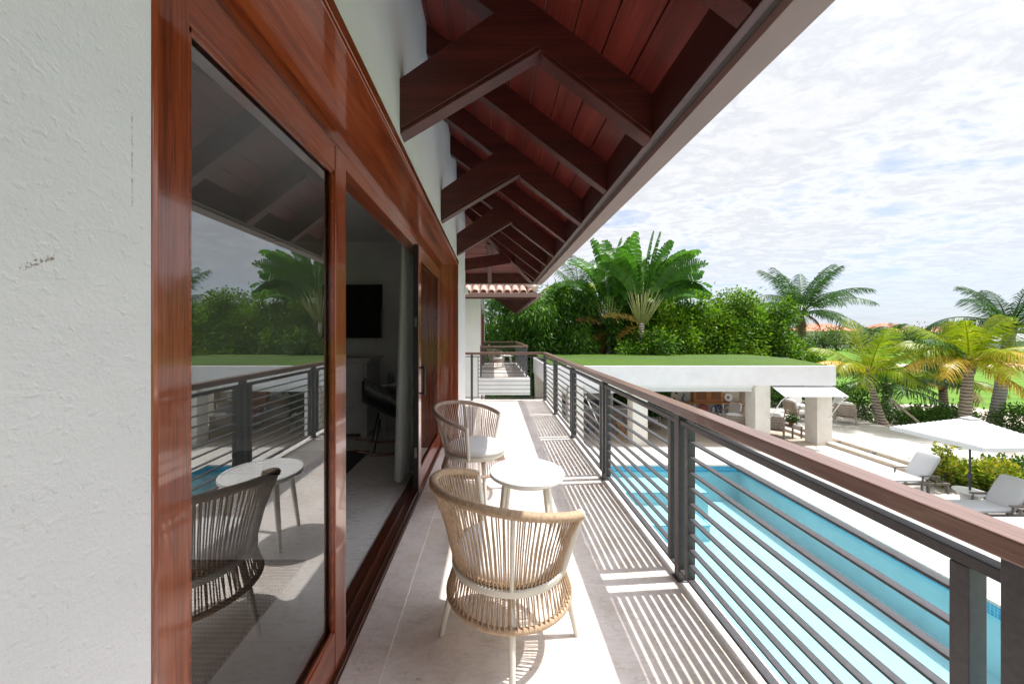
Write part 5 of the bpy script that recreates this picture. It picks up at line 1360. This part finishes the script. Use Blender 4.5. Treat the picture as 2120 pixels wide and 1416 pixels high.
# traveller's palms: flat fans of paddle leaves
def paddle(VF, base, d, L, wid, bendv, tint, tatter=0.25, ns=34, side=None):
    V, F, T = VF
    p = np.array(base, float); d = np.array(d, float); d /= np.linalg.norm(d)
    pts = [p.copy()]; tans = [d.copy()]
    for i in range(ns):
        d = d + np.array(bendv) / ns; d = d / np.linalg.norm(d); p = p + d * L / ns
        pts.append(p.copy()); tans.append(d.copy())
    s0 = np.array(side, float) if side is not None else np.cross(d, np.array([0.2, 1, 0.1]))
    for i in range(ns):
        q = (i + 0.5) / ns
        wd_ = wid * (math.sin(math.pi * min(1, 0.12 + 0.83 * q)) ** 0.6)
        s_ = s0 - tans[i] * np.dot(s0, tans[i]); s_ /= np.linalg.norm(s_)
        n_ = np.cross(s_, tans[i])
        for sd in (-1, 1):
            dr = rnd.uniform(0, tatter) * (1.0 if rnd.random() < 0.3 else 0.35); dz = np.array([0, 0, -1.0])
            e0 = pts[i]; e1 = pts[i + 1]; jt = rnd.uniform(0.78, 1.06); gap = rnd.random() < 0.16
            lift = n_ * 0.30 * wd_
            o1 = e0 + s_ * sd * wd_ * jt + lift + dz * dr * wd_ * 1.2 + tans[i] * 0.15 * wd_
            o2 = e1 * (0.55 if gap else 1.0) + e0 * (0.45 if gap else 0.0) + s_ * sd * wd_ * jt + lift + dz * dr * wd_ * 1.2 + tans[i] * 0.15 * wd_
            o = len(V); V += [e0, e1, o2, o1]; F.append((o, o + 1, o + 2, o + 3)); T.append(min(1, max(0, tint + rnd.uniform(-0.18, 0.18))))
def ravenala(lab, base, fan_h, nl, spread, petiole, blade, wid, lean=0.0, yaw=0.0):
    t = thing('travellers_palm', lab, 'palm tree', base, yaw, 'travellers palms above the bamboo')
    MB().tube([(0, 0, -0.05), (0, 0, fan_h * 0.5), (0, 0, fan_h)], [0.2, 0.18, 0.16], 12).build('trunk', M['trunk'], t, 0, True)
    VF = ([], [], []); st = MB(); OF = ([], [], [])
    for i in range(nl):
        q = (i / (nl - 1)) * 2 - 1
        a = q * spread + lean + rnd.uniform(-0.03, 0.03)
        d = Vector((math.sin(a), rnd.uniform(-0.22, 0.22), math.cos(a)))
        b0 = Vector((q * 0.22, 0, fan_h - 0.1 + 0.1 * (1 - abs(q))))
        pl_ = petiole * (1 - 0.12 * abs(q)) * rnd.uniform(0.70, 1.10)
        e = b0 + d * pl_
        st.tube([b0, b0 + d * pl_ * 0.5, e], [0.06, 0.035, 0.022], 6)
        paddle(VF, e, d, blade * rnd.uniform(0.9, 1.08), wid * rnd.uniform(0.85, 1.1), (math.sin(a) * rnd.uniform(1.2, 2.4), rnd.uniform(-0.7, 0.4), -0.35 - 1.3 * abs(q) - rnd.uniform(0, 0.5)), 0.5 + rnd.uniform(-0.2, 0.2), 0.35, side=(lambda ph: (math.cos(a) * math.cos(ph), math.sin(ph), -math.sin(a) * math.cos(ph)))(rnd.uniform(-1.25, 1.25)))
    for a, l_ in ((-1.9, 0.9), (-2.6, 0.7), (-1.1, 1.3)):
        d = Vector((math.sin(a), -0.25, math.cos(a)))
        OF = ([], [], [])
        paddle(OF, Vector((0, 0, fan_h - 0.05)) + d * 0.35, d, l_ * blade / 1.8, wid * 0.8, (0, 0, -0.7), rnd.uniform(0.1, 0.9), 0.8, side=(0.3, 0.8, 0.4))
        strips(OF, 'dying_leaf', M['rav_o'], t)
    strips(VF, 'crown', M['rav'], t); st.build('stalks', M['ravstalk'], t, 0, True)
    return t
ravenala("main travellers palm, wide fan of paddle leaves on pale stalks", (9.1, 22.6, G), 5.35, 25, 0.50, 2.5, 3.3, 0.52, 0.10)
ravenala("second travellers palm, upright leaves left of the main fan", (7.5, 23.8, G), 5.1, 19, 0.42, 2.0, 3.7, 0.52, -0.02, 0.3)

ravenala('rear travellers palm, dark leaves behind the main fan', (10.4, 25.6, G), 5.0, 17, 0.6, 2.2, 3.0, 0.55, 0.1, -0.5)
# hedges and shrubs
def hedge(lab, x0, y0, x1, y1, h_, wd_, z=G, nper=90, mat='hedge', L=0.13, Wd=0.07, name='hedge', cat='hedge'):
    ln = math.hypot(x1 - x0, y1 - y0)
    nb_ = max(2, int(ln / 0.8))
    blobs = []
    for i in range(nb_ + 1):
        s = i / nb_
        blobs.append((x0 + (x1 - x0) * s + rnd.uniform(-.1, .1), y0 + (y1 - y0) * s, z + h_ * 0.5, max(0.6, wd_), wd_, h_ * 0.5 * rnd.uniform(0.88, 1.12)))
    bx, by = (x0 + x1) / 2, (y0 + y1) / 2
    t = thing(name, lab, cat, (bx, by, z))
    bl = [(x - bx, y - by, zc_ - z, a, b, c) for x, y, zc_, a, b, c in blobs]
    limbs('stems', (0, 0, -0.02), [(x, y, zc_) for x, y, zc_, *_ in bl[::2]], 0.04, M['bark'], t)
    crown('foliage', bl, int(nper * (nb_ + 1)), 12, M[mat], t, L, Wd, 0.2, 0.13, 0.2)
    return t
hedge('clipped green hedge behind the terrace armchairs', 13.2, 22.7, 19.6, 22.9, 2.0, 0.7)
hedge('green hedge at the terrace edge beneath the leaning young palm', 19.9, 19.2, 19.9, 22.3, 1.9, 0.6)
hedge('dark hedge seen through the pavilion left of the honey cabinet', 6.4, 22.2, 10.0, 22.3, 2.3, 0.6)
hedge('loose low shrub row between young palm and ringed palm', 20.8, 18.6, 25.0, 19.6, 0.85, 0.6, nper=70)
hedge('bushy hedge behind the grey palm trunk at the right', 24.6, 17.2, 30.0, 17.6, 1.25, 0.8)
hedge('dark hedge strip beyond the far wing wall', -1.0, 20.6, 2.2, 20.8, 1.9, 0.7)
def shrub(lab, x, y, h_, r_, mat, nclu, L=0.13, Wd=0.07, z=G):
    t = thing('shrub', lab, 'shrub', (x, y, z))
    bl = [(0, 0, h_ * 0.5, r_, r_, h_ * 0.45)] + [(r_ * 0.6 * math.cos(a), r_ * 0.6 * math.sin(a), h_ * 0.65, r_ * 0.5, r_ * 0.5, h_ * 0.3) for a in (0.5, 2.5, 4.4)]
    limbs('stems', (0, 0, -0.02), [(x_, y_, z_) for x_, y_, z_, *_ in bl], 0.02, M['bark'], t)
    crown('foliage', bl, nclu, 11, M[mat], t, L, Wd, 0.1, 0.10, 0.2, 0.55)
    return t
shrub('yellow green croton behind the umbrella pole', 14.35, 11.6, 0.75, 0.5, 'croton', 90, 0.15, 0.08)
shrub('yellow green croton right of the umbrella pole', 14.9, 11.0, 0.75, 0.55, 'croton', 100, 0.15, 0.08)
shrub('yellow green croton in the grass behind the right lounger', 15.6, 11.3, 0.8, 0.5, 'croton', 90, 0.15, 0.08)
shrub('greener croton against the pale terrace wall', 16.6, 11.6, 0.7, 0.5, 'hedge', 80, 0.13, 0.08)
shrub('yellow croton low at the right photo edge', 14.6, 9.9, 0.7, 0.45, 'croton', 80, 0.15, 0.08)
t = thing('shrub', 'tall thin sprig of yellow leaves crossing the umbrella pole', 'shrub', (13.9, 11.3, G))
sp = MB(); lp = []
for dx, dy, hh in ((0.0, 0.0, 1.35), (-0.12, 0.05, 1.1), (0.35, 0.1, 1.25), (0.22, -0.1, 0.95)):
    sp.tube([(0.0, 0, 0), (dx * 0.4, dy, hh * 0.5), (dx, dy, hh)], [0.012, 0.008, 0.004], 5); lp.append((dx, dy, hh, 0.13, 0.13, 0.13))
sp.build('stems', M['bark'], t, 0, True); crown('foliage', lp[:2] + [(0.0, 0.0, 1.0, 0.15, 0.12, 0.12)], 22, 9, M['croton'], t, 0.13, 0.06, 0.1, 0.06, 0.3, 0.6)
# potted plant on the side table
t = thing('potted_plant', 'small green plant in a brown pot on the side table', 'potted plant', (13.70, 16.95, G + 0.546))
MB().lathe([(0.07, 0), (0.11, 0.14), (0.12, 0.2), (0.10, 0.2), (0.09, 0.16), (0, 0.16)], 18).build('pot', M['terracotta'], t, 0, 'auto')
crown('foliage', [(0, 0, 0.28, 0.16, 0.16, 0.12)], 40, 8, M['hedge'], t, 0.10, 0.05, 0.2, 0.04, 0.4)

# ------------------------------------------------------------------ far tree line and houses
def far_house(lab, x, y, wd_, dp, zw, zr, wallm, roofm):
    t = thing('house', lab, 'house', (x, y, G))
    MB().box(-wd_ / 2, -dp / 2, 0, wd_ / 2, dp / 2, zw).build('wall', wallm, t)
    a = MB(); e = 0.8
    bx_, by_ = wd_ / 2 + e, dp / 2 + e; rl = max(0.3, wd_ / 2 - dp / 2)
    a.add([(-bx_, -by_, zw), (bx_, -by_, zw), (bx_, by_, zw), (-bx_, by_, zw), (-rl, 0, zr), (rl, 0, zr)], [(0, 1, 5, 4), (1, 2, 5), (2, 3, 4, 5), (3, 0, 4), (3, 2, 1, 0)])
    a.build('roof', roofm, t)
    k = -wd_ / 2 + 1.5
    while k < wd_ / 2 - 1.5:
        for zz_ in (1.0, 4.0):
            if zz_ + 1.6 < zw: MB().box(k, -dp / 2 - 0.06, zz_, k + 1.4, -dp / 2 - 0.01, zz_ + 1.6).build('window', M['bbq'], t)
        k += 3.0
far_house('distant white house with terracotta roof, left one above the fairway trees', 104, 118, 16, 10, 5.2, 7.6, M['paint'], M['farroof'])
far_house('distant house with terracotta roof between the palms', 128, 120, 13, 9, 5.2, 7.8, M['paint'], M['farroof'])
far_house('distant house with terracotta roof behind the ringed palm crown', 146, 118, 14, 9, 5.0, 7.4, M['paint'], M['farroof'])
far_house('pale house with grey roof at the right photo edge', 88, 62, 8, 8, 3.4, 4.6, plain('pale_blue_render', (0.5, 0.54, 0.58), 0.8, 0.05, 1), plain('grey_roof', (0.4, 0.42, 0.43), 0.8, 0.1, 1))
GT = 'distant trees beyond the fairway'
xx = 60.0; k = 0
spec = ['rounded', 'spreading', 'bushy', 'dense', 'ragged', 'domed', 'low', 'broad', 'loose', 'thick']
while xx < 190:
    yy = 98 + rnd.uniform(-8, 8); hh = rnd.uniform(3.6, 6.2); rr = rnd.uniform(2.6, 4.2)
    blobs = [(xx, yy, G + hh * 0.55, rr, 2.5, hh * 0.42)] + [(xx + rnd.uniform(-1, 1) * rr, yy, G + hh * rnd.uniform(0.4, 0.8), rr * 0.5, 2, hh * 0.2) for _ in range(4)]
    tree('distant_tree', 'distant tree in the row beyond the fairway under the house roofs', 'tree', (xx, yy, G), blobs, 110, 10, M['fartree'], 0.55, 0.3, 0.4, 0.6, GT, 0.12)
    xx += rnd.uniform(4.2, 6.5); k += 1
# trees behind everything on the left, closing the gap under the eaves
for i, (x, y, zt, r_, lab) in enumerate(((-2.5, 26, 4.5, 2.6, 'dark tree behind the far wing roof'), (22, 44, -0.2, 3.0, 'shrub tree beyond the pavilion near the sand path'), (35, 62, 0.6, 3.5, 'shrub tree beside the sand path left of the palms'))):
    blobs = [(x, y, G + (zt - G) * 0.55, r_, 2, (zt - G) * 0.42)] + [(x + rnd.uniform(-1, 1) * r_, y, G + (zt - G) * rnd.uniform(0.3, 0.8), r_ * 0.5, 1.5, (zt - G) * 0.2) for _ in range(5)]
    tree('broadleaf_tree', lab, 'tree', (x, y, G), blobs, 420, 12, M['hedge'], 0.3, 0.14, 0.4, 0.35, None, 0.12)
for i, (x, y, zt, lab) in enumerate(((100, 92, 2.0, 'distant palm, left of the far roofs'), (113, 90, 2.6, 'distant palm between two far terracotta roofs'), (90, 88, 1.4, 'distant palm near the lone coconut palm'), (132, 92, 2.2, 'distant palm right of the middle far roof'))):
    fl = ring(12, (5, 70), 3.4, 80, 'g', 0.5)
    palm(lab, (x, y, G), (x, y, zt), 0.25, 0.2, fl, MT, group='distant palms beyond the fairway', n=16, leaf=0.9, width=0.16)
